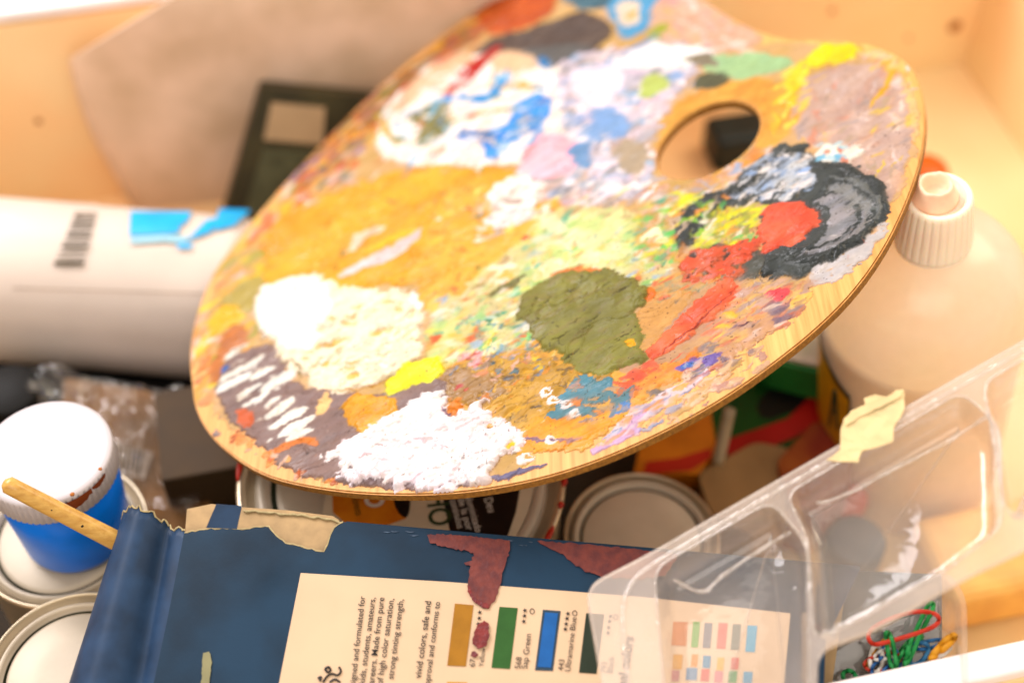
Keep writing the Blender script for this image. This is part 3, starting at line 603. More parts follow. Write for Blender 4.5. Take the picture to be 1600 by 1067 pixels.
COL[..., 1] *= 1+.15*warm; COL[..., 0] *= 1-.05*warm; COL[..., 2] *= 1-.25*warm
COLF = np.clip(np.clip(COL, 0, 1)**1.22*.72, 0, .64)
spk = (vn(U, V, .0009, 2) > .40) & (vn(U, V, .008, 3) > -.05)
COLF[spk] = COLF[spk]*np.array([.45, .42, .4], np.float32)
cov = (COV > .45) & OKM
ID[~cov] = -1
Z = np.where(cov, np.maximum(HT, .00004)+.00012, -.0003).astype(np.float32)
m_paint = bpy.data.materials.new('layered_oil_paint'); m_paint.use_nodes = True
nt = m_paint.node_tree; b = nt.nodes['Principled BSDF']; at = nt.nodes.new('ShaderNodeAttribute'); at.attribute_name = 'pigment'
nt.links.new(at.outputs['Color'], b.inputs['Base Color']); b.inputs['Specular IOR Level'].default_value = .24
tc = nt.nodes.new('ShaderNodeTexCoord'); nz = nt.nodes.new('ShaderNodeTexNoise'); nz.inputs['Scale'].default_value = 1400; nz.inputs['Detail'].default_value = 3
bp = nt.nodes.new('ShaderNodeBump'); bp.inputs['Strength'].default_value = .25; bp.inputs['Distance'].default_value = .0003
n5 = nt.nodes.new('ShaderNodeTexNoise'); n5.inputs['Scale'].default_value = 55; n5.inputs['Detail'].default_value = 4; m5 = nt.nodes.new('ShaderNodeMapRange'); m5.inputs['From Min'].default_value = .35; m5.inputs['From Max'].default_value = .65; m5.inputs['To Min'].default_value = .28; m5.inputs['To Max'].default_value = .62
nt.links.new(tc.outputs['Object'], n5.inputs['Vector']); nt.links.new(n5.outputs[0], m5.inputs[0]); nt.links.new(m5.outputs[0], b.inputs['Roughness'])
nt.links.new(tc.outputs['Object'], nz.inputs['Vector']); nt.links.new(nz.outputs[0], bp.inputs['Height']); nt.links.new(bp.outputs[0], b.inputs['Normal'])
def gridmesh(fm, name, label=None):
    """faces fm (nv-1,nu-1 bool) of the paint relief as one mesh in the palette's own frame"""
    jj, ii = np.nonzero(fm)
    if len(jj) < 20: return
    q = np.stack([jj*nu+ii, jj*nu+ii+1, (jj+1)*nu+ii+1, (jj+1)*nu+ii], 1); uq, inv = np.unique(q, return_inverse=True); inv = inv.reshape(-1)
    me = bpy.data.meshes.new(name)
    me.vertices.add(len(uq)); co = np.stack([U.ravel()[uq], V.ravel()[uq], Z.ravel()[uq]+.004], 1).astype(np.float32)
    me.vertices.foreach_set('co', co.ravel())
    n = len(q); me.loops.add(n*4); me.loops.foreach_set('vertex_index', inv.astype(np.int32)); me.polygons.add(n)
    me.polygons.foreach_set('loop_start', np.arange(0, n*4, 4, dtype=np.int32)); me.polygons.foreach_set('loop_total', np.full(n, 4, np.int32))
    me.polygons.foreach_set('use_smooth', np.ones(n, bool))
    a = me.color_attributes.new('pigment', 'FLOAT_COLOR', 'POINT'); cc = np.ones((len(uq), 4), np.float32); cc[:, :3] = COLF.reshape(-1, 3)[uq]; a.data.foreach_set('color', cc.ravel())
    me.update(calc_edges=True); me.materials.append(m_paint)
    o = bpy.data.objects.new(name, me); COLL.objects.link(o); o.parent = pal
    if label: o['label'] = label
    return o
FID = np.maximum(np.maximum(ID[:-1, :-1], ID[1:, :-1]), np.maximum(ID[:-1, 1:], ID[1:, 1:]))
gridmesh(FID == 0, 'paint_film', 'thin dried paint film in many mixed colours')
DAB = {1:'cream white paint with blue and red streaks',2:'white paint dab at the top of the board',3:'bright yellow paint dab near the rim',4:'large ochre paint patch',5:'white paint patch beside the ochre',6:'cracked brown paint patch',7:'mauve grey paint patch with white strokes',8:'cream and white paint patch',9:'lemon yellow paint dab',10:'small ochre paint dab',11:'thick bright white paint dab at the front rim',12:'charcoal paint loop',13:'small white paint dab beside the charcoal',14:'pale grey paint in the charcoal loop',15:'coral red paint dab inside the charcoal',16:'speckled coral red paint dab',17:'long coral red paint streak',18:'thick olive green paint dab'}
for k in range(1, IDN[0]+1): gridmesh(FID == k, 'paint_dab', DAB.get(k))

# ================================================================== PAINT TINS
m_tin = mat('tinplate', (214, 200, 176), .32, .75, var=.08, scale=40, bump=.03)
m_lid = mat('pale_lid_metal', (206, 194, 176), .42, .15, var=.06, scale=50, bump=.05)
m_groove = mat('dark_olive_groove', (66, 74, 40), .4, .3, var=.2)  # dark olive ring colour for the lid grooves
def tin(c, r, h, label, lidm=None, group='round paint tins in the drawer'):
    base = Vector((c[0], c[1], 0)); t = thing('paint_tin', label, 'paint tin', base, group)
    link('tin_body', lathe([(r*.97, 0), (r*.985, .001), (r*.985, h-.006), (r*1.0, h-.004), (r*1.012, h-.002), (r*1.008, h-.0004), (r*.985, h+.0003), (r*.962, h-.0006), (r*.95, h-.004)], base), m_tin, t, smooth=True)
    link('lid', lathe([(r*.948, h-.0044), (r*.93, h-.0046), (r*.905, h-.0045), (r*.89, h-.002), (r*.875, h-.0006), (r*.85, h-.0004), (r*.825, h-.0012), (r*.805, h-.0032), (r*.775, h-.0034), (r*.76, h-.0022), (r*.73, h-.0017), (r*.4, h-.0015), (0, h-.0014)], base), lidm or m_lid, t, smooth=True)
    ld = [c for c in t.children if c.name.startswith('lid')][-1]
    for ra, rb, z_ in ((.945, .908, -.0042), (.803, .778, -.0030)):
        link('groove', lathe([(r*ra, h+z_), (r*(ra+rb)/2, h+z_-.0001), (r*rb, h+z_)], base, seg=96), m_groove, ld, smooth=True)
    return t
c1 = onz(98, 832, .075); tin(c1, .0345, .075, 'small round paint tin under the blue jar')
c2 = onz(118, 1050, .088); tin(c2, .034, .088, 'small paint tin at the lower left beside the blue carton')
c3 = onz(1003, 838, .068); tin(c3, .032, .068, 'cream lidded paint tin between the printed tin and the clear tray')
c4 = onz(627, 742, .098); big = tin(c4, .0655, .098, 'wide paint tin with orange and black printed lid under the palette')
zl = .098-.0014; nz_ = Vector((0, 0, 1)); PL = Vector((0, 0, zl+.0002))
m_or = mat('orange_print', (226, 146, 22), .5, var=.1, scale=90, col2=(206, 120, 20)); m_bk = mat('black_print', (24, 20, 24), .4, var=.2); m_cr = mat('cream_print', (214, 200, 176), .5, var=.05)
m_gn = mat('green_print', (46, 70, 36), .5, var=.1); m_wp = mat('white_print', (226, 220, 212), .5, var=.05); m_red = mat('red_paint', (196, 50, 22), .35, var=.15)
lb = link('lid_label', slab([(510,760),(840,740),(825,800),(800,850),(600,870),(500,830)], PL, nz_, .00015), m_cr, big)
link('print', slab([(518,700),(640,700),(642,780),(634,810),(600,822),(545,822),(520,800)], PL, nz_, .0001, .0001), m_or, lb, label='orange printed area')
link('print', slab(chaikin([(612,770),(642,775),(640,800),(634,811),(620,800)],1), PL, nz_, .0001, .00025), m_bk, lb, label='black printed flame shape')
link('print', slab([(686,750),(812,740),(812,768),(806,800),(794,835),(782,860),(740,870),(705,840)], PL, nz_, .0001, .0001), m_bk, lb, label='black printed area')
def tz(s, a, b_, m, par, **k):
    link('lettering', textm(s, onz(*a, zl+.0005), onz(*b_, zl+.0005), nz_, **k), m, par)
tz('O', (567,789), (598,793), m_wp, lb, bold=.03, height=.0095); tz('CHO', (664,747)[::1], (672,822), m_gn, lb, bold=.015, height=.0125)
tz('rendimento', (548,770), (556,806), m_gn, lb, height=.0045)
for i, s in enumerate(['continuous', 'de la por', 'aluminizado']): tz(s, (703+i*12,782-i*3), (715+i*14,826+i*3), m_wp, lb, height=.0042)
tz('Deu', (756,780), (763,801), m_wp, lb, height=.005)
for x, y, l in [(362,728,22),(853,832,12),(884,752,8),(882,790,5)]:
    rp = Vector((c4[0], c4[1], 0)); q = onz(x, y, .098); d_ = (q-rp); d_.z = 0; d_ = d_.normalized()*.0655
    a0 = math.atan2(d_.y, d_.x); pts = [rp+Vector((math.cos(a0+s)*.0655, math.sin(a0+s)*.0655, .0983)) for s in [i*.02*l/20 for i in range(-5, 6)]]
    link('paint_drip', tube(pts, .0011, 8, rf=lambda t: .4+.8*math.sin(math.pi*t)), m_red, big, smooth=True)

# ---- blue jar with white lid standing on the first tin
jb = Vector((c1.x+.0065, c1.y+.001, .0745)); jt = thing('paint_jar', 'blue jar of paint with white ribbed screw lid on a tin', 'jar', jb)
m_jar = mat('blue_jar_paint', (4, 120, 226), .3, var=.08, k=1.1); m_jl = mat('white_jar_lid', (240, 234, 240), .4, var=.02, bump=.05, k=.54); m_jr = mat('stained_lid_side', (206, 190, 176), .5, scale=130, col2=(150, 84, 40))
ja = Vector((-.0, .01, 1)).normalized()
link('jar_body', lathe([(.018, 0), (.0205, .001), (.0216, .004), (.0232, .030), (.0234, .038), (.0225, .041), (.022, .043)], jb, ja), m_jar, jt, smooth=True)
l_ = link('lid', lathe([(.0243, .0425), (.0250, .043), (.0250, .0535), (.0248, .0545), (.0240, .0552), (.0227, .0553), (.0, .0551)], jb, ja, 256, ribs=(1, 2, 64, .0005)), m_jl, jt, smooth=True)
link('paint_smudge', lathe([(.0252, .0435), (.0252, .052)], jb, ja, 128), m_jr, l_)
bpy.data.objects.remove(l_.children[0])   # replaced by the local stains below
for a_, w_, h_ in [(-1.05, .38, .006), (-.5, .15, .003), (2.9, .2, .005)]:
    vs = []; n_ = 14
    for i in range(n_+1):
        t = a_-w_+2*w_*i/n_; hh = h_*(.5+.5*math.sin(math.pi*i/n_))*random.uniform(.7, 1.1)
        for z_ in (.0535, .0535-hh): vs.append(jb+Vector((.0252*math.cos(t), .0252*math.sin(t), 0))+ja*z_)
    link('paint_smudge', mesh(vs, [(2*i, 2*i+2, 2*i+3, 2*i+1) for i in range(n_)]), mat('brown_smudge', (150, 78, 36), .5, var=.2), l_, smooth=True)
for i, (a_, r) in enumerate([(-.95, .0011), (-.35, .0008), (2.8, .0014)]):
    q = jb + ja*.0551 + Vector((.0236*math.cos(a_), .0236*math.sin(a_), 0))
    link('paint_smudge', lathe([(r, -.0003), (r*.9, .0003), (0, .0004)], q, ja, 14), mat('ochre_smudge', (190, 120, 50), .5), l_, smooth=True)

# ---- brush handle
m_br = wood('varnished_handle', (196, 142, 60), (236, 190, 100), (40, 400, 400), .3, .1)
a = atd(12, 757, .505); bq = atd(235, 872, .53); pts = [a.lerp(bq, i/12) for i in range(14)]
pts = [a+(a-bq).normalized()*.0016] + pts
bh = link('paint_brush', tube(pts, .0031, 14, rf=lambda t: min(1.0, .45+t*9)*(1+.25*t)), m_br, base=a.lerp(bq, .5), smooth=True); tag(bh, 'bare wooden paintbrush handle leaning beside the blue jar', 'paintbrush')
for i, (t_, r_) in enumerate([(.32, .0003), (.53, .0007)]):
    q = a.lerp(bq, t_) - CF*.0036; link('paint_spot', lathe([(r_, -.0006), (r_*.8, .0002), (0, .0003)], q, -CF, 10), m_bk, bh, smooth=True)

# ================================================================== BLUE CARTON
VV = Vector((.2565, 1.837, -1)).normalized(); UU = Vector((1, -.078, .113)); UU = (UU - VV*UU.dot(VV)).normalized()
def cv(v): return CR*v.x + CU*v.y - CF*v.z
BV = cv(VV); BU = cv(UU); BN = BU.cross(BV).normalized(); BP = atd(800, 950, .497)
def B(x, y, lift=0): return onpl(x, y, BP, BN) + BN*lift
m_navy = mat('navy_card', (22, 60, 86), .45, spec=.22, var=.3, scale=28, bump=.06, bscale=900); m_navyl = mat('paler_navy_card', (46, 76, 110), .5, spec=.25, var=.2, scale=70, bump=.1)  # second navy is paler, for the spine and folded corner
m_tan = mat('raw_cardboard', (196, 168, 128), .75, var=.08, scale=200, bump=.1); m_panel = mat('cream_card_print', (226, 198, 168), .5, var=.03, scale=40)
m_torn = mat('torn_card_edge', (196, 180, 140), .9, var=.12, scale=500, bump=.5, bscale=1500); m_ink = mat('dark_printed_ink', (52, 44, 44), .5, var=.1)
bx = thing('paint_box', 'torn navy blue cardboard paint set box with cream swatch panel', 'box', B(800,1040)-BN*.015, rot=Matrix((BU, BV, BN)).transposed())
te = oragged([(288,832),(330,825),(372,826),(420,822),(432,836),(446,848),(470,853),(500,861),(506,862),(514,842),(522,824),(536,815)], 6, 1.3, 3)
front = [(222,1200),(240,1067),(262,965)] + te + [(560,817),(800,838),(1000,855),(1150,868),(1345,886),(1290,1000),(1284,1180)]
fp = link('front_panel', slab(front, BP, BN, .0006), m_navy, bx)
# hollow inside: back sheet, end flap folded outwards, sides
link('back_panel', slab([(300,1180),(296,850),(420,860),(540,870),(1000,905),(1320,930),(1284,1180)], BP - BN*.013, BN, .0006), m_tan, bx)
link('side_panel', slab([(1283,1190),(1289,1000),(1344,887.5),(1342,887.5),(1287,1000),(1281,1190)], BP-BN*.0008, BN, .012), m_navy, bx)
link('end_panel', slab([(541,815.6),(800,838.6),(1000,855.6),(1150,868.6),(1343,885.6),(1343,884),(1150,867),(1000,854),(800,837),(541,814)], BP-BN*.0008, BN, .012), m_navy, bx)
# curled spine on the left: a bent strip of card (profile in BU/BN), running down the box
prof = [(0, 0), (-.004, -.0010), (-.007, -.0030), (-.0085, -.0015), (-.0105, .0020), (-.0135, .0046), (-.017, .0052), (-.020, .0036), (-.0235, .0004), (-.0265, -.006), (-.028, -.012)]
pp = chaikin([(u_, n_) for u_, n_ in prof], 2, closed=False)
rows = 26; vs = []; top0 = B(288, 832); bot0 = B(238, 1200)
bdir = (bot0-top0); L_ = bdir.length; bdir.normalize()
rng = random.Random(4); jag = [rng.uniform(-.0012, .0012) for _ in pp]
for i in range(rows):
    t = i/(rows-1)
    for j, (u_, n_) in enumerate(pp):
        k_ = j/(len(pp)-1); tp = -.0065*math.sin(min(1, k_*1.3)*math.pi*.5) + jag[j]*(1-t)
        vs.append(top0 + bdir*(tp*(1-t) + L_*t) + BU*(u_*(1+.55*t)) + BN*(n_*(1+.25*t)))
np_ = len(pp); fs = [(i*np_+j, i*np_+j+1, (i+1)*np_+j+1, (i+1)*np_+j) for i in range(rows-1) for j in range(np_-1)]
sp = link('spine_panel', mesh(vs, fs), m_navyl, bx, smooth=True); md = sp.modifiers.new('card', 'SOLIDIFY'); md.thickness = .0006
edge = [top0 + bdir*(-.0065*math.sin(min(1, (j/(np_-1))*1.3)*math.pi*.5)+jag[j]) + BU*u_ + BN*n_ for j, (u_, n_) in enumerate(pp)]
link('torn_edge', tube(edge, .00035, 6, rf=lambda t: .7+.5*abs(math.sin(t*40))), m_torn, bx, smooth=True)
link('torn_edge', tube([B(x, y, -.0001) for x, y in te], .0003, 6, rf=lambda t: .6+.6*abs(math.sin(t*61)+.3*math.sin(t*23))), m_torn, bx, smooth=True)
fl = link('inner_flap', slab([(288,845),(292,795),(330,787),(376,792),(450,797),(520,806),(530,812),(524,840),(508,872),(440,864),(360,850)], BP-BN*.0045, BN, .0007), m_tan, bx)
link('torn_edge', tube([B(x, y, -.0040) for x, y in oragged([(376,791),(420,795),(455,797),(500,803),(535,811)], 6, 1.6, 9)], .00045, 6, rf=lambda t: .6+.7*abs(math.sin(t*47))), m_torn, bx, smooth=True)
link('folded_corner', slab([(322,824),(338,787),(378,790),(370,826)], BP+BN*.0002, c2w(.1, .3, .95), .0006), m_navyl, bx)
# wear marks and scuffs on the navy face
m_scuff = mat('scuffed_card', (92, 112, 136), .6, var=.2, scale=300)
cp = link('printed_panel', slab([(470,895),(700,909),(1000,932),(1235,958),(1215,1180),(420,1180),(436,1067)], BP, BN, .0001, .0002), m_panel, bx)
LF = .00042
def swatch(pts, col, par=cp, lf=LF):
    return link('swatch', slab(pts, BP, BN, .0001, lf), mat('swatch_ink', col, .45, var=.06, scale=200), par)
swatch([(711,943),(740,945.5),(728,1041),(699,1039.6)], (172,122,0)); swatch([(780.5,948),(809,950),(797,1045),(768,1043)], (50,104,38))
swatch([(848.4,952.5),(876,954.7),(864,1048),(836,1047)], (52,78,98)); swatch([(851.5,957),(872,958.5),(861,1043),(840,1042)], (0,104,176), lf=LF+.0002)
swatch([(916,958),(944,960),(932,1052.5),(904.7,1050.6)], (38,54,36)); swatch([(699,1065),(730,1066),(724,1100),(694,1100)], (216,158,24)); 
def sw(x0, x1, y0, y1, c):
    k = -.09*(y1-y0); swatch([(x0, y0), (x1, y0+.05*(x1-x0)), (x1+k, y1+.05*(x1-x0)), (x0+k, y1)], c)
for a_ in [(1052,1075,971,1008,(214,140,84)),(1083,1094,971,1011,(110,166,44)),(1101,1113,973,1012,(120,116,124)),(1123,1137,973,1013,(222,104,84)),(1145,1158,975,1015,(110,112,94)),(1168,1183,977,1018,(70,172,206)),
           (1052,1067,1022,1045,(216,160,60)),(1081,1091,1022,1041,(236,150,10)),(1099,1111,1024,1043,(60,140,176)),(1121,1132,1027,1047,(234,180,40)),(1143,1155,1027,1045,(216,96,76)),
           (1050,1062,1047,1064,(190,120,124)),(1073,1090,1043,1062,(90,140,176)),(1096,1109,1045,1064,(214,84,66)),(1117,1130,1048,1066,(214,132,140)),(1139,1152,1048,1066,(90,160,100)),(1162,1176,1049,1067,(70,160,196))]: sw(*a_)
LT = []
def tl(s, a_, b_, **k): LT.append(textm(s, B(*a_, .00045), B(*b_, .00045), BN, **k))
tl('designed and formulated for', (554,1084), (571,932), bold=.006); tl('kids, students, amateurs,', (570,1069), (587,934), bold=.006)
tl('careers. Made from pure', (584,1075), (601,934), bold=.006); tl('of high color saturation,', (598,1070), (616,936), bold=.006)
tl('strong tinting strength,', (615,1061), (631,937), bold=.006); tl('vivid colors, safe and', (658,1060), (674,940), bold=.006)
tl('approval and conforms to', (671,1076), (688,941), bold=.006)
tl('67', (742,1042), (743.5,1030)); tl('Yellow', (755,1042), (759,1013)); tl('568', (813,1045), (815.5,1027)); tl('Sap Green', (824,1045), (830,991))
tl('443', (880,1048), (882,1031)); tl('Ultramarine Blue', (891,1049), (901,965)); tl('793', (947,1051.5), (949,1035)); tl('Black', (957,1052), (960,1026))
tl('nal colors', (978,1075), (990,995), bold=.03)
for (x, y) in [(749.8,957),(749,966),(747.5,975),(820.4,954),(819.6,962.4),(818.5,971),(887.5,959),(886,966.5),(884.7,975),(883.4,983),(954,963),(952.5,971),(951,980.6),(950,989)]:
    LT.append(star(B(x, y, .0004), .0009, BV, -BU, BN))
for (x, y) in [(831.5,955),(898,958),(962,964)]:
    LT.append(tube([B(x+3.4*math.cos(t_), y+4*math.sin(t_), .00045) for t_ in [i*math.pi/8 for i in range(16)]], .00012, 5, closed=True))
# the little inked flourish
for pl in [[(505,1066),(512,1055),(520,1052),(528,1056),(534,1049),(530,1042)], [(515,1066),(524,1060),(532,1066)], [(508,1045),(514,1041),(518,1047),(512,1051),(508,1045)], [(497,1060),(503,1056),(500,1064)]]:
    LT.append(tube([B(x, y, .0005) for x, y in chaikin(pl, 2, closed=False)], .0004, 5))
link('lettering', joinm(LT), m_ink, cp)
m_st = mat('dried_red_brown_paint', (138, 70, 62), .5, col2=(112, 56, 58), scale=260, bump=.5, bscale=500); m_st2 = mat('thick_crimson_paint', (146, 56, 54), .38, col2=(108, 44, 52), scale=350, bump=1.0, bscale=600)
link('paint_stain', slab(ragged([(668,836),(700,836),(760,841),(797,845),(797,860),(790,880),(784,900),(779,925),(773,940),(764,951),(752,949),(740,939),(732,925),(732,908),(736,885),(725,880),(738,876),(740,864),(700,856),(672,849)], 4, 1.6, 1), BP, BN, .0003, .0007), m_st, bx)
link('paint_stain', slab(ragged([(732,912),(738,928),(746,938),(764,945),(764,951),(752,949),(740,940),(731,925)], 3, 1.0, 2), BP, BN, .0003, .0009), m_st2, bx)
link('paint_stain', slab(ragged([(750,974),(757,970),(764,976),(765,992),(762,1006),(756,1011),(746,1014),(739,1007),(741,990),(745,980)], 3, 1.4, 5), BP, BN, .0005, .0012), m_st2, bx)
link('paint_stain', slab(ragged([(737,1019),(743,1018),(748,1023),(743,1028),(736,1025)], 3, 1.0, 6), BP, BN, .0003, .0010), m_st2, bx)
link('paint_stain', slab(ragged([(840,846),(900,850),(1000,859),(1060,866),(1040,900),(990,906),(945,902),(915,894),(895,880),(880,866),(856,856)], 5, 1.8, 7), BP, BN, .0003, .0007), m_st, bx)
link('face_mark', slab(ragged([(318,1020),(327,1018),(332,1035),(326,1080),(314,1080)], 4, 1, 8), BP, BN, .0002, .0005), mat('olive_mark', (150,146,110), .5), bx)  # olive drop-shaped patch laid on the navy face
for k in range(14):
    x = random.uniform(540,1000); y = 820+(x-540)*.087+random.uniform(1,8)
    link('face_mark', slab(ragged([(x,y),(x+random.uniform(4,16),y+1),(x+6,y+random.uniform(1.5,3))], 3, .7, k), BP, BN, .0001, .00025), m_scuff, bx)

# ================================================================== BOTTLE
bb = Vector((.191, .047, 0)); bt = Vector((.1632, .0385, .190)); bax = (bt-bb).normalized()
bo = thing('bottle', 'large translucent plastic bottle with ribbed white nozzle cap beside the palette', 'bottle', bb)
m_bot = clear('milky_bottle_plastic', (1, .93, .84), haze=.58, hazecol=(1, .94, .86), gloss_r=.22, bump=.1, bscale=30, gl=.04, edge=.35)
H = (bt-bb).length
bprof = [(.036, 0), (.041, .002), (.0425, .006), (.0425, H-.066), (.0422, H-.060), (.041, H-.052), (.0385, H-.044), (.034, H-.037), (.027, H-.031), (.019, H-.0275), (.0135, H-.026), (.0125, H-.024)]
body = link('bottle_body', lathe(chaikin(bprof, 1, closed=False), bb, bax, 96), m_bot, bo, smooth=True)
m_liq = mat('pale_liquid', (250, 224, 186), .2, var=.02, k=.98)
link('liquid', lathe([(.039, .003), (.0408, .006), (.0408, H-.072), (.0, H-.072)], bb, bax, 96), m_liq, bo, smooth=False)
m_cap = mat('ivory_cap_plastic', (250, 232, 214), .42, var=.03, scale=60, bump=.05, k=.95)
for n_ in m_cap.node_tree.nodes:
    if n_.type == 'BSDF_PRINCIPLED': n_.inputs['Subsurface Weight'].default_value = .35; n_.inputs['Subsurface Radius'].default_value = (.006, .003, .0015); n_.inputs['Subsurface Scale'].default_value = 1
cprof = [(.0142, H-.0255), (.0150, H-.025), (.0151, H-.0235), (.0143, H-.012), (.0133, H-.002), (.0128, H-.0004), (.0120, H+.0002), (.0108, H+.0001), (.0102, H-.0006), (.0098, H-.0022), (0, H-.0024)]
cp_ = link('cap', lathe(cprof, bb, bax, 192, ribs=(2, 4, 28, .0006)), m_cap, bo, smooth=True)
m_noz = mat('peach_nozzle_plastic', (255, 214, 186), .4, var=.05, scale=200, k=.9)
nzp = lathe([(.0094, H-.0026), (.0088, H-.0012), (.0078, H+.0012), (.0071, H+.0030), (.0068, H+.0048), (.0065, H+.0056), (.0058, H+.0058), (.0051, H+.0052), (.0045, H+.0026), (.0036, H+.0005), (0, H+.0002)], bb+Vector((-.0012, .0012, 0)), bax, 96)
for v in nzp.vertices:      # chewed, uneven lip
    h_ = (v.co-bb).dot(bax)-H
    if h_ > .004: v.co -= bax*(.0016*max(0, mn.noise(v.co*230)+.1))
link('nozzle', nzp, m_noz, cp_, smooth=True)
link('tamper_ring', lathe([(.0125, H-.0268), (.0146, H-.0266), (.0148, H-.0262), (.0140, H-.0258)], bb, bax, 96), m_cap, cp_, smooth=True)
# label wrapped on the bottle side
m_ly = mat('yellow_label', (222, 168, 24), .4, var=.12, scale=120); m_lg = mat('dark_green_label_edge', (14, 64, 50), .4, var=.1)
bx_ = bax.orthogonal().normalized(); bx_ = (CR - bax*CR.dot(bax)).normalized(); by_ = bax.cross(bx_)
def wrap(a0, a1, h0f, h1f, r, n_=18):
    vs = []
    for i in range(n_+1):
        t = i/n_; a_ = math.radians(a0+(a1-a0)*t)
        for h_ in (h0f(t), h1f(t)): vs.append(bb+bax*h_+(bx_*math.cos(a_)+by_*math.sin(a_))*r)
    return mesh(vs, [(2*i, 2*i+2, 2*i+3, 2*i+1) for i in range(n_)])
lab = link('label', wrap(150, 218, lambda t: .015, lambda t: .117-.020*t, .04262), m_ly, bo, smooth=True)
link('label_border', wrap(150, 219, lambda t: .117-.020*t, lambda t: .121-.020*t, .04275), m_lg, lab, smooth=True)
link('label_border', wrap(218, 219.6, lambda t: .015, lambda t: .0985, .04275), m_lg, lab, smooth=True)
for a0, a1, z0, z1 in [(203, 206, .065, .095), (207, 211, .095, .07), (204.5, 209, .078, .080)]:
    link('lettering', tube([bb+bax*(z0+(z1-z0)*i/8)+(bx_*math.cos(math.radians(a0+(a1-a0)*i/8))+by_*math.sin(math.radians(a0+(a1-a0)*i/8)))*.0429 for i in range(9)], .0007, 6), m_lg, lab)

# ================================================================== CLEAR TRAY
nT = c2w(-.25, .45, .86); TP = atd(1250, 800, .462)
m_clear = clear('clear_tray_plastic', haze=.13, hazecol=(.92, .84, .78), gloss_r=.07, bump=.3, bscale=50, gl=.04, edge=.75)
m_bead = clear('thick_clear_plastic', haze=.16, hazecol=(.98, .9, .84), gloss_r=.08, bump=.5, bscale=150, gl=.12, edge=.8)
tr = thing('plastic_tray', 'clear vacuum formed plastic tray with deep compartments patched with masking tape', 'tray', onpl(1250,1000,TP,nT)-nT*.015, rot=Matrix(frame(nT, CU)).transposed())
def rpoly(pts, r=14, seg=6):
    out = []; n_ = len(pts)
    for i in range(n_):
        p = Vector((*pts[i], 0)); a_ = Vector((*pts[i-1], 0)); b_ = Vector((*pts[(i+1) % n_], 0))
        d1 = (a_-p); d2 = (b_-p); rr = min(r, d1.length*.45, d2.length*.45); s_ = p+d1.normalized()*rr; e_ = p+d2.normalized()*rr
        for k in range(seg+1):
            t = k/seg; q = s_*(1-t)**2+p*(2*t*(1-t))+e_*t*t; out.append((q.x, q.y))
    return out
cells = [rpoly([(1022,888),(1205,782),(1262,850),(1266,1240),(1052,1240)], 26), rpoly([(1228,772),(1502,612),(1562,665),(1566,822),(1478,890),(1345,966),(1272,1000),(1262,840)], 24),
         rpoly([(1536,598),(1760,470),(1760,760),(1640,800),(1572,806)], 24)]
outl = rpoly([(914,915),(1010,866),(1300,700),(1600,530),(1800,415),(1800,800),(1660,830),(1500,905),(1360,985),(1276,1014),(1270,1260),(975,1260)], 30)
bm = bmesh.new(); rings = []
for ring in [outl]+cells:
    vs_ = [bm.verts.new(onpl(x, y, TP, nT)) for x, y in ring]; rings.append(vs_)
    for i in range(len(vs_)): bm.edges.new((vs_[i], vs_[(i+1) % len(vs_)]))
bmesh.ops.triangle_fill(bm, edges=list(bm.edges), use_beauty=True)
# turned-down outer lip
ol = rings[0]; lip = []; cen = sum((v.co for v in ol), Vector())/len(ol)
for v in ol: lip.append(bm.verts.new(v.co + (v.co-cen).normalized()*.0007 - nT*.0022))
for i in range(len(ol)): bm.faces.new((ol[i], ol[(i+1) % len(ol)], lip[(i+1) % len(ol)], lip[i]))
bmesh.ops.recalc_face_normals(bm, faces=bm.faces)
me = bpy.data.meshes.new('t'); bm.to_mesh(me); bm.free()
rim = link('rim', me, m_clear, tr); rim.data.materials[0] = clear('hazy_flange_plastic', haze=.26, hazecol=(.95, .86, .80), gloss_r=.12, bump=.3, bscale=50, gl=.05, edge=.75); md = rim.modifiers.new('wall', 'SOLIDIFY'); md.thickness = .0004
ix, iy, _ = frame(nT, CU)
for ci, ring in enumerate(cells):
    w3 = [onpl(x, y, TP, nT) for x, y in ring]; cen = sum(w3, Vector())/len(w3); vs_ = []; fs_ = []; n_ = len(w3); D = .0145
    rows_ = [(0, 0), (.0004, .0012), (.0014, .006), (.0022, .0105), (.0030, .0132), (.0042, .0142), (.0062, .0146)]
    nrm = []
    for i in range(n_):
        t_ = (w3[(i+1) % n_]-w3[i-1]).normalized(); q = nT.cross(t_)
        if q.dot(cen-w3[i]) < 0: q = -q
        nrm.append(q)
    for off, dep in rows_:
        for i in range(n_): vs_.append(w3[i]+nrm[i]*off-nT*(dep+.0002))
    for r_ in range(len(rows_)-1):
        for i in range(n_): j = (i+1) % n_; fs_.append((r_*n_+i, r_*n_+j, (r_+1)*n_+j, (r_+1)*n_+i))
    fs_.append(tuple((len(rows_)-1)*n_+i for i in range(n_)))
    me = fixn(mesh(vs_, fs_)); c_ = link('compartment', me, m_clear, tr, smooth=True); md = c_.modifiers.new('wall', 'SOLIDIFY'); md.thickness = .0004
    # added glossy bead along the far wall stands in for its crinkled highlight
    tp = {0: [(1052,905),(1100,930),(1120,905),(1170,870),(1222,838),(1234,832)], 1: [(1276,786),(1300,781),(1345,762),(1390,735),(1450,706),(1500,678),(1540,652),(1548,645)]}.get(ci)
    if tp:
        rr_ = random.Random(ci); pl = [onpl(x, y, TP-nT*.0115, nT)+nT*rr_.uniform(-.0003, .0003) for x, y in chaikin(tp, 2, closed=False)]
        link('bead', tube(pl, .0008, 8, rf=lambda t: .6+.5*abs(math.sin(t*17))), m_bead, c_, smooth=True)
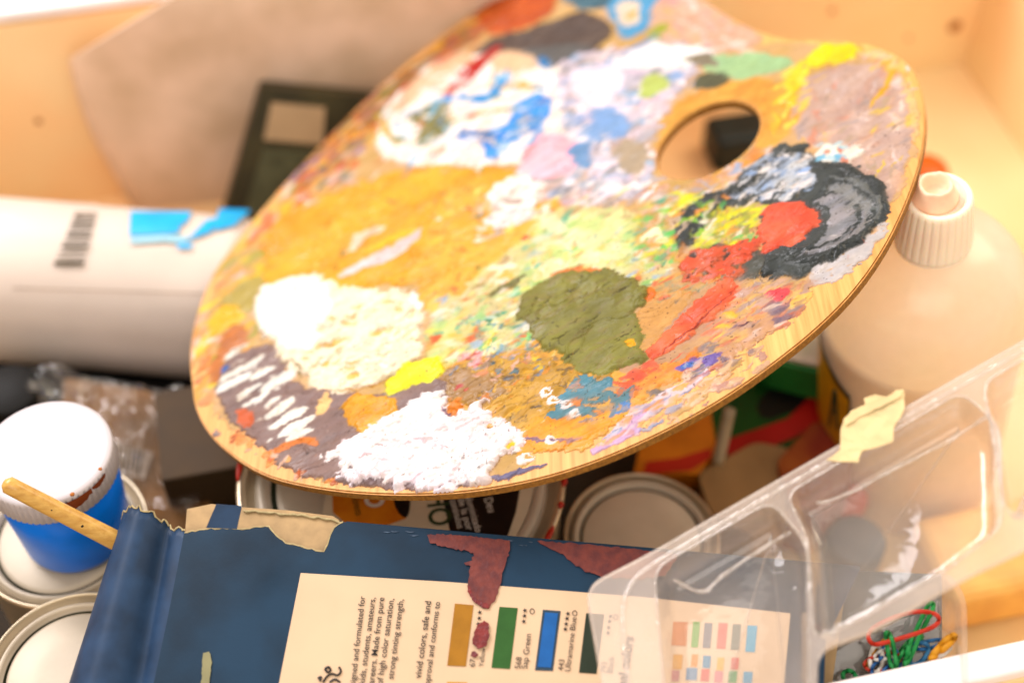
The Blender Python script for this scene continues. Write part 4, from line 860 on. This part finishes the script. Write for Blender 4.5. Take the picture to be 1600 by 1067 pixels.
for ci, ring in enumerate(cells):
    pl = [onpl(x, y, TP, nT)+nT*.0003 for x, y in ring]
    link('bead', tube(pl, .0004, 8, closed=True), m_bead, tr, smooth=True)
link('bead', tube([onpl(x, y, TP, nT)-nT*.0018 for x, y in outl], .0004, 8, closed=True), m_bead, tr, smooth=True)
link('bead', tube([onpl(x, y, TP, nT)+nT*.0001 for x, y in chaikin([(1000,1200),(968,960),(985,905),(1040,868),(1320,706),(1640,524)], 3, closed=False)], .0008, 8), m_bead, tr, smooth=True)
# masking tape folded over the rim
m_tape = mat('masking_tape', (222, 202, 156), .65, var=.06, scale=150, bump=.3, bscale=260, k=.85)
tpoly = ragged([(1314,672),(1320,655),(1330,644),(1352,634),(1350,624),(1368,618),(1388,622),(1400,612),(1412,611),(1413,640),(1407,655),(1397,668),(1396,692),(1372,700),(1347,706),(1341,724),(1312,722),(1291,720),(1313,704)], 7, 1.0, 4)
bm = bmesh.new(); gv = {}
vs_ = [bm.verts.new(onpl(x, y, TP, nT)+nT*.0009) for x, y in tpoly]
for i in range(len(vs_)): bm.edges.new((vs_[i], vs_[(i+1) % len(vs_)]))
bmesh.ops.triangle_fill(bm, edges=list(bm.edges), use_beauty=True); bmesh.ops.subdivide_edges(bm, edges=list(bm.edges), cuts=3, use_grid_fill=True)
for v in bm.verts: v.co += nT*(.0007*abs(mn.noise(v.co*150))+.0003*mn.noise(v.co*420+Vector((3, 1, 7))))
bmesh.ops.recalc_face_normals(bm, faces=bm.faces)
me = bpy.data.meshes.new('tape'); bm.to_mesh(me); bm.free()
tpo = link('masking_tape', me, m_tape, tr); md = tpo.modifiers.new('ply', 'SOLIDIFY'); md.thickness = .00035
link('tape_fold', slab(ragged([(1318,658),(1345,640),(1372,630),(1398,616),(1410,613),(1408,622),(1378,638),(1348,652),(1322,668)], 5, 1.0, 8), TP, nT, .0003, .0017), m_tape, tpo)

# ================================================================== SMALL TUB WITH RUBBER BANDS
nD = c2w(-.2, .40, .89); DP = atd(1380, 980, .487)
tub = thing('plastic_tub', 'small clear plastic tub holding coloured rubber bands behind the drawer rim', 'tub', onpl(1380,1010,DP,nD)-nD*.014, rot=Matrix(frame(nD, CU)).transposed())
ring = rpoly([(1262,1010),(1300,985),(1478,896),(1503,935),(1506,1130),(1262,1160)], 22); w3 = [onpl(x, y, DP, nD) for x, y in ring]; cen = sum(w3, Vector())/len(w3); n_ = len(w3); vs_ = []; fs_ = []
rows_ = [(-.0016, 0), (0, 0), (.0006, .002), (.0014, .010), (.0026, .0135), (.005, .0145)]
for off, dep in rows_:
    for i in range(n_):
        t_ = (w3[(i+1) % n_]-w3[i-1]).normalized(); q = nD.cross(t_)
        if q.dot(cen-w3[i]) < 0: q = -q
        vs_.append(w3[i]+q*off-nD*dep)
for r_ in range(len(rows_)-1):
    for i in range(n_): j = (i+1) % n_; fs_.append((r_*n_+i, r_*n_+j, (r_+1)*n_+j, (r_+1)*n_+i))
fs_.append(tuple((len(rows_)-1)*n_+i for i in range(n_)))
c_ = link('tub_body', fixn(mesh(vs_, fs_)), m_clear, tub, smooth=True); md = c_.modifiers.new('wall', 'SOLIDIFY'); md.thickness = .0004
def band(pts, col, label, d=.006, w_=.0008, closed=True):
    p3 = [onpl(x, y, DP-nD*(d+.0016*math.sin(i*1.3)), nD) for i, (x, y) in enumerate(chaikin(pts, 2, closed=closed))]
    o = link('rubber_band', tube(p3, w_, 8, closed=closed), mat('rubber', col, .5, var=.06), base=p3[0], smooth=True); tag(o, label, 'rubber band', 'rubber bands in the clear tub')
band([(1354,990),(1370,975),(1420,955),(1455,955),(1470,965),(1462,978),(1430,990),(1385,1003),(1362,1008)], (204,62,38), 'long red rubber band across the top of the tub', .003)
band([(1383,985),(1392,990),(1398,1020),(1402,1045),(1392,1042),(1386,1010)], (40,150,80), 'upright green rubber band through the red band\'s left end', .0045)
band([(1452,940),(1462,944),(1440,985),(1422,1030),(1412,1040),(1420,1010),(1438,970)], (40,160,84), 'long slanting green rubber band under the red band', .006)
band([(1366,1005),(1380,1015),(1378,1045),(1364,1052),(1358,1030)], (230,224,214), 'white rubber band at the left of the bands', .008)
band([(1375,1012),(1395,1008),(1410,1035),(1395,1060),(1376,1050)], (60,130,180), 'blue rubber band beside the white band', .009)
band([(1425,1015),(1440,1000),(1455,1012),(1440,1035),(1420,1040)], (70,140,190), 'blue rubber band beneath the slanting green band', .009)
band([(1494,990),(1488,1002),(1462,1024),(1452,1030),(1466,1012),(1480,996)], (226,164,34), 'yellow rubber band at the right end', .006, .0011)
band([(1490,1005),(1478,1020),(1450,1034),(1460,1018)], (232,230,224), 'white rubber band beside the yellow band', .008)
rb = random.Random(12)
for col_, nm_, pos_ in [((40,150,80),'thin green','near the yellow band'),((60,130,190),'pale blue','under the green bands'),((236,232,226),'thin white','crossing the blue bands'),((200,70,44),'dull red','at the bottom of the heap'),((50,110,170),'dark blue','at the front of the heap'),((40,150,80),'curled green','in the front of the heap'),((220,160,40),'thin yellow','low in the heap')]:
    cx_, cy_ = rb.uniform(1375,1450), rb.uniform(1005,1045); ra, rb_ = rb.uniform(16,34), rb.uniform(6,13); an = rb.uniform(-1.2,.3)
    pts_ = []
    for i in range(9):
        t_ = i*2*math.pi/9; q_ = 1+rb.uniform(-.2,.2); pts_.append((cx_+ra*q_*math.cos(t_)*math.cos(an)-rb_*q_*math.sin(t_)*math.sin(an), cy_+ra*q_*math.cos(t_)*math.sin(an)+rb_*q_*math.sin(t_)*math.cos(an)))
    band(pts_, col_, nm_+' rubber band '+pos_, rb.uniform(.005,.011), .0006)
band([(1315,1052),(1325,1046),(1335,1050),(1340,1066),(1322,1070)], (40,160,90), 'short green rubber band nearest the left wall', .009)

# ================================================================== BACKGROUND OBJECTS
# white plastic cylinder lying at the left
m_cyl = mat('white_tube_plastic', (232, 218, 208), .42, var=.03, scale=25, bump=.04)
ca = onz(-160, 425, .048); cb = onz(400, 470, .050); cax = (cb-ca).normalized(); cl = (cb-ca).length; CRD = .041
cy = thing('plastic_cylinder', 'large white plastic cylinder lying on its side with barcode and blue print', 'container', ca.lerp(cb, .5)-EZ*.041)
cyb = link('cylinder_body', lathe([(.036, 0), (.040, .002), (CRD, .006), (CRD, cl*.55), (CRD-.0004, cl*.555), (CRD-.0004, cl-.008), (.039, cl-.003), (.034, cl), (0, cl)], ca, cax, 96), m_cyl, cy, smooth=True)
for v in cyb.data.vertices:
    v.co += v.normal*(.0009*mn.noise(v.co*38)+.0004*mn.noise(v.co*110))
up_ = (EZ-cax*cax.z).normalized(); sd_ = up_.cross(cax)   # sd_: towards camera side or away
if sd_.y > 0: sd_ = -sd_
def cylp(px, py, lift=.0004):
    d = ray(px, py).normalized(); o_ = CAM-ca; dd = d-cax*d.dot(cax); oo = o_-cax*o_.dot(cax); r_ = CRD+lift
    A_ = dd.dot(dd); B_ = 2*oo.dot(dd); C_ = oo.dot(oo)-r_*r_; q = B_*B_-4*A_*C_
    if q < 0: q = 0
    return CAM+d*((-B_-math.sqrt(q))/(2*A_))
def cylpatch(p4, m, name, lift, par, nu_=8, nv_=8, label=None):
    vs = []
    for j in range(nv_+1):
        for i in range(nu_+1):
            s_, t_ = i/nu_, j/nv_
            x = (p4[0][0]*(1-s_)+p4[1][0]*s_)*(1-t_)+(p4[3][0]*(1-s_)+p4[2][0]*s_)*t_; y = (p4[0][1]*(1-s_)+p4[1][1]*s_)*(1-t_)+(p4[3][1]*(1-s_)+p4[2][1]*s_)*t_
            vs.append(cylp(x, y, lift))
    me_ = mesh(vs, [(j*(nu_+1)+i, j*(nu_+1)+i+1, (j+1)*(nu_+1)+i+1, (j+1)*(nu_+1)+i) for j in range(nv_) for i in range(nu_)])
    return me_
m_cy = mat('cyan_print', (0, 186, 240), .4, var=.08); m_bar = mat('barcode_ink', (96, 84, 62), .5)
link('seam', joinm([cylpatch([(20+i*40,449+i*1.2),(60+i*40,450.2+i*1.2),(60+i*40,452.4+i*1.2),(20+i*40,451.4+i*1.2)], None, 'p', .0011, cyb, 4, 2) for i in range(9)]), mat('seam_shade', (196, 176, 160), .5), cyb)
link('printed_patch', cylpatch([(204,330),(290,330),(278,364),(202,368)], m_cy, 'p', .0012, cyb), m_cy, cyb, label='solid blue printed block')
link('printed_patch', joinm([cylpatch([(342,326),(392,328),(366,352),(334,360)], m_cy, 'p', .0012, cyb), cylpatch([(286,330),(300,330),(292,346),(284,352)], m_cy, 'p', .0012, cyb), cylpatch([(322,344),(340,340),(330,362),(290,376)], m_cy, 'p', .0012, cyb), cylpatch([(276,380),(302,380),(298,388),(278,388)], m_cy, 'p', .0012, cyb)]), m_cy, cyb, label='broken blue printed shapes')
link('printed_patch', joinm([cylpatch([(203,371),(262,367),(262,376),(204,380)], m_cy, 'p', .0011, cyb), cylpatch([(262,367),(300,370),(290,379),(262,377)], m_cy, 'p', .0011, cyb)]), mat('pale_blue_print', (160, 214, 232), .4), cyb, label='pale blue printed fringe')
bars = []; yb = 332
wd = [2,3,1.5,4,2,2,5,1.5,3,6,3,2,8]; gp = [2.5,2,3,2,2.5,2,3,3,2,6,4,3,0]
for a_, g_ in zip(wd, gp):
    x0 = 118-(yb-332)*.42; w_ = 34+(yb-332)*.16
    bars.append(cylpatch([(x0, yb), (x0+w_, yb), (x0+w_-a_*.3, yb+a_), (x0-a_*.4, yb+a_)], m_bar, 'b', .0012, cyb, 3, 2)); yb += a_+g_*1.15
link('barcode', joinm(bars), m_bar, cyb)

# curled paper sheet leaning behind
def wallp(px, py, off):
    """point on a plane parallel to the back panel, off metres in front of it"""
    return onpl(px, py, EY*(DB-off), EY)
m_sheet = mat('grey_translucent_paper', (238, 212, 192), .6, var=.07, scale=22, col2=(212, 186, 160), bump=.05, k=.95)
L1 = chaikin([(108,92),(120,150),(142,210),(172,262),(206,322),(240,380)], 2, closed=False)
R1 = chaikin([(330,-40),(500,-60),(800,-60),(820,40),(760,160),(620,330)], 2, closed=False)
n1 = min(len(L1), len(R1)); vs = []; NU = 24
for j in range(n1):
    for i in range(NU+1):
        t = i/NU; x = L1[j][0]*(1-t)+R1[j][0]*t; y = L1[j][1]*(1-t)+R1[j][1]*t
        off = .007+.012*t+.012*math.sin(t*math.pi)*(1-j/n1)+.010*(j/n1)*(1-t)
        vs.append(wallp(x, y, off))
me = mesh(vs, [(j*(NU+1)+i, j*(NU+1)+i+1, (j+1)*(NU+1)+i+1, (j+1)*(NU+1)+i) for j in range(n1-1) for i in range(NU)])
sh = link('paper_sheet', me, m_sheet, base=wallp(400, 330, .02), smooth=True); tag(sh, 'large curled sheet of grey brown paper leaning behind the palette', 'paper sheet')
md = sh.modifiers.new('ply', 'SOLIDIFY'); md.thickness = .0006

# black case with cream window
CP = wallp(450, 220, .046); cn = (EY*-1+EZ*.45).normalized()
m_case = mat('black_case_plastic', (92, 84, 54), .5, var=.15, col2=(70,64,44), scale=30); m_case2 = mat('dark_grey_panel', (104, 104, 78), .5, var=.2, scale=200); m_win = mat('cream_window', (206, 176, 140), .5, var=.04)
kc = thing('black_case', 'black plastic case with cream label window behind the palette\'s upper edge', 'case', onpl(430,330,CP,cn))
link('case_body', slab(rpoly([(408,136),(640,158),(620,420),(330,400),(372,260)], 6, 3), CP, cn, .014), m_case, kc)
link('label_window', slab([(424,160),(508,168),(504,226),(412,218)], CP, cn, .0006, .0008), m_win, kc)
link('inset_panel', slab([(412,232),(560,240),(540,380),(372,360)], CP, cn, .0006, .0010), m_case2, kc)

# dark objects under the left side
m_dark = mat('black_rubberised_plastic', (20, 18, 16), .6, spec=.2, var=.3)
q = onz(210, 640, .012); ob = link('dark_gap_filler', boxm(q, EX, EY, EZ, .16, .12, .022, .003), m_dark, base=(q.x, q.y, 0)); tag(ob, 'flat black slab added to darken the gap below the white cylinder', 'case')  # added black slab that keeps the shaded gap dark
m_teal = mat('dark_teal_glass', (16, 44, 40), .2, var=.15, coat=.4)
q = onz(14, 615, .06); tj = thing('dark_jar', 'dark teal jar with rounded shoulders at the left edge', 'jar', (q.x, q.y, 0))
link('jar_body', lathe([(.018, 0), (.021, .002), (.021, .046), (.018, .052), (.013, .055)], (q.x, q.y, 0), EZ, 48), m_teal, tj, smooth=True)
link('lid', lathe([(.014, .0545), (.0145, .056), (.0145, .063), (.0135, .064), (0, .064)], (q.x, q.y, 0), EZ, 48), m_dark, tj, smooth=True)
# brown packet and a crumpled clear bag over it
m_brown = mat('brown_packet_print', (150, 108, 54), .5, col2=(112, 84, 50), scale=50, bump=.1); m_bag = clear('crumpled_clear_film', (1, .95, .88), haze=.10, gloss_r=.12, bump=.7, bscale=120, gl=.08, edge=.7)
PK = onz(230, 700, .045); pn = (EZ+Vector((.1, -.15, 0))).normalized()
pk = thing('brown_packet', 'flat brown packet with barcode sticker behind the blue jar', 'packet', (PK.x, PK.y, .02))
pb = link('packet_body', slab(rpoly([(100,590),(230,610),(318,650),(330,800),(240,880),(190,800),(90,720)], 8, 3), PK, pn, .012), m_brown, pk)
link('orange_print', slab(ragged([(258,660),(288,670),(286,740),(255,720)], 8, 3, 3), PK, pn, .0001, .0003), mat('orange_brown_print', (176, 96, 36), .5, var=.2), pb)
link('barcode_sticker', slab([(180,690),(240,708),(226,750),(178,735)], PK, pn, .0002, .0006), mat('grey_sticker', (176, 164, 156), .5), pb)
link('barcode', joinm([slab([(186+i*7,694+i*2),(189+i*7,695+i*2),(183+i*7,732+i*2),(180+i*7,731+i*2)], PK, pn, .0001, .0009) for i in range(6)]), m_dark, pb)
vs = []; NX, NY = 40, 30
for j in range(NY+1):
    for i in range(NX+1):
        x = 50+ (330-50)*i/NX - 20*j/NY; y = 578+j*190/NY + i*1.1
        p = onpl(x, y, PK+pn*.003, pn); h_ = abs(mn.noise(p*75))*.014+abs(mn.noise(p*190+Vector((5, 5, 5))))*.005; vs.append(p+pn*h_)
me = mesh(vs, [(j*(NX+1)+i, j*(NX+1)+i+1, (j+1)*(NX+1)+i+1, (j+1)*(NX+1)+i) for j in range(NY) for i in range(NX)])
ob = link('plastic_bag', me, m_bag, base=PK+pn*.003); tag(ob, 'crumpled clear plastic bag glinting behind the blue jar', 'bag')
q = onz(330, 800, .02); ob = link('tan_card', boxm(onz(322, 720, .035), EX, EY, EZ, .035, .05, .05, .001), mat('tan_card', (92, 72, 48), .7, var=.1), base=onz(322, 720, .01)); tag(ob, 'small tan card box under the palette\'s left rim', 'box')

# coloured packets under the palette on the right
PG = onz(1180, 650, .045); gn = (EZ+Vector((-.1, -.25, 0))).normalized()
g = thing('green_box', 'dark green cardboard box with a red band in the shade beside the bottle', 'box', (PG.x, PG.y, .0))
gb = link('box_body', slab([(1040,560),(1240,520),(1400,570),(1400,720),(1290,700),(1130,720),(1040,690)], PG, gn, .03), mat('green_card', (14, 96, 26), .4, var=.2, scale=40, spec=.3), g)
link('black_print', slab(chaikin([(1220,575),(1300,585),(1400,600),(1400,625),(1250,640),(1190,660),(1180,630),(1210,600)], 1), PG, gn, .0002, .0005), mat('black_green_print', (10, 20, 12), .4), gb)
link('red_band', slab([(1130,690),(1230,655),(1275,612),(1400,640),(1400,672),(1290,655),(1240,685),(1140,722)], PG, gn, .0002, .0010), mat('red_card', (186, 24, 12), .4, var=.1), gb)
PB = onz(1262, 560, .075); bk = thing('sketchbook', 'closed sketchbook with green edge and white page block behind the bottle', 'book', (PB.x, PB.y, .05))
link('page_block', slab([(1150,500),(1300,470),(1420,500),(1400,570),(1330,582),(1215,556)], PB, EZ, .016), mat('white_pages', (222, 210, 196), .7, col2=(186, 186, 160), scale=90), bk)
link('cover', slab([(1140,515),(1210,562),(1330,592),(1420,592),(1420,584),(1330,583),(1212,555),(1148,508)], PB, EZ, .018, -.002), mat('green_cover', (40, 130, 60), .5), bk)
PO = onz(1060, 700, .050); og = thing('orange_packet', 'orange packet with red lower stripe behind the cream tin', 'packet', (PO.x, PO.y, .01))
ob_ = link('packet_body', slab(rpoly([(990,740),(1010,650),(1110,640),(1120,700),(1090,740)], 6, 3), PO, gn, .02), mat('orange_card', (214, 134, 16), .45, var=.12), og)
link('red_stripe', slab([(1005,742),(1010,722),(1060,716),(1112,700),(1110,716),(1080,735)], PO, gn, .0002, .0006), mat('red_card_stripe', (190, 46, 14), .45, var=.12), ob_)
a = onz(1122, 722, .050); b_ = onz(1140, 640, .075); ob = link('white_stick', tube([a.lerp(b_, i/8) for i in range(9)], .0028, 12), mat('dull_white_plastic', (190, 176, 150), .5), base=a, smooth=True); tag(ob, 'short white plastic stick standing before the green box', 'stick')
PC = onz(1190, 745, .045); ob = link('cardboard_piece', slab(rpoly([(1090,740),(1180,690),(1235,700),(1260,780),(1180,840),(1110,800)], 14), PC, EZ, .03), mat('plain_cardboard', (172, 140, 96), .7, var=.08), base=(PC.x, PC.y, .015)); tag(ob, 'tan cardboard block beside the cream tin', 'cardboard')
PR = onz(1290, 710, .05); ob = link('brown_box', slab(rpoly([(1215,720),(1270,660),(1340,660),(1330,760),(1290,800),(1235,790)], 8), PR, EZ, .035), mat('rust_brown_card', (168, 96, 34), .5, col2=(136, 50, 22), scale=45), base=(PR.x, PR.y, .015)); tag(ob, 'rusty orange brown box seen through the clear tray', 'box')
q = onz(1318, 770, .030); ob = link('red_bottle_cap', lathe([(.010, -.02), (.0115, -.018), (.0115, -.002), (.0105, 0), (0, 0)], q, EZ, 40), mat('red_cap', (222, 110, 90), .4), base=q-EZ*.02, smooth=True); tag(ob, 'red plastic cap blurred behind the clear tray', 'cap')
q = onz(1340, 840, .030); ob = link('blue_grey_lid', lathe([(.012, -.02), (.013, -.018), (.013, -.002), (.0115, 0), (0, 0)], q, EZ, 40), mat('blue_grey_lid', (98, 116, 134), .4), base=q-EZ*.02, smooth=True); tag(ob, 'blue grey round lid blurred behind the clear tray', 'lid')
q = onz(1540, 880, .02); ob = link('amber_glow_block', boxm(q, EX, EY, EZ, .06, .045, .03, .006), mat('amber_glow_wood', (248, 200, 128), .45, var=.1, k=.95), base=q-EZ*.015, smooth=False); tag(ob, 'block added for the amber glow of the lit drawer wall at the right edge', 'wooden block')  # glow of the lit drawer wall put into this block's colour
q = onpl(1372, 990, DP-nD*.026, nD); ob = link('slate_card', boxm(q, ix, iy, nD, .044, .046, .004, .001), mat('slate_card', (62, 76, 82), .5, var=.1), base=q); tag(ob, 'slate grey card lying under the rubber band tub', 'card')
# seen through the thumb hole
q = onz(1166, 218, .012); ob = link('dark_teal_block', boxm(q, EX, EY, EZ, .046, .026, .024, .004), mat('dark_teal_plastic', (26, 44, 46), .4), base=(q.x, q.y, 0)); tag(ob, 'dark teal plastic block seen through the palette\'s thumb hole', 'block')
q = onz(1448, 262, .05); ob = link('orange_lid_pot', lathe([(.012, -.05), (.013, -.048), (.013, -.004), (.011, 0), (0, 0)], q, EZ, 40), mat('orange_plastic', (226, 108, 20), .4), base=q-EZ*.05, smooth=True); tag(ob, 'small orange plastic pot just behind the palette\'s right rim', 'pot')
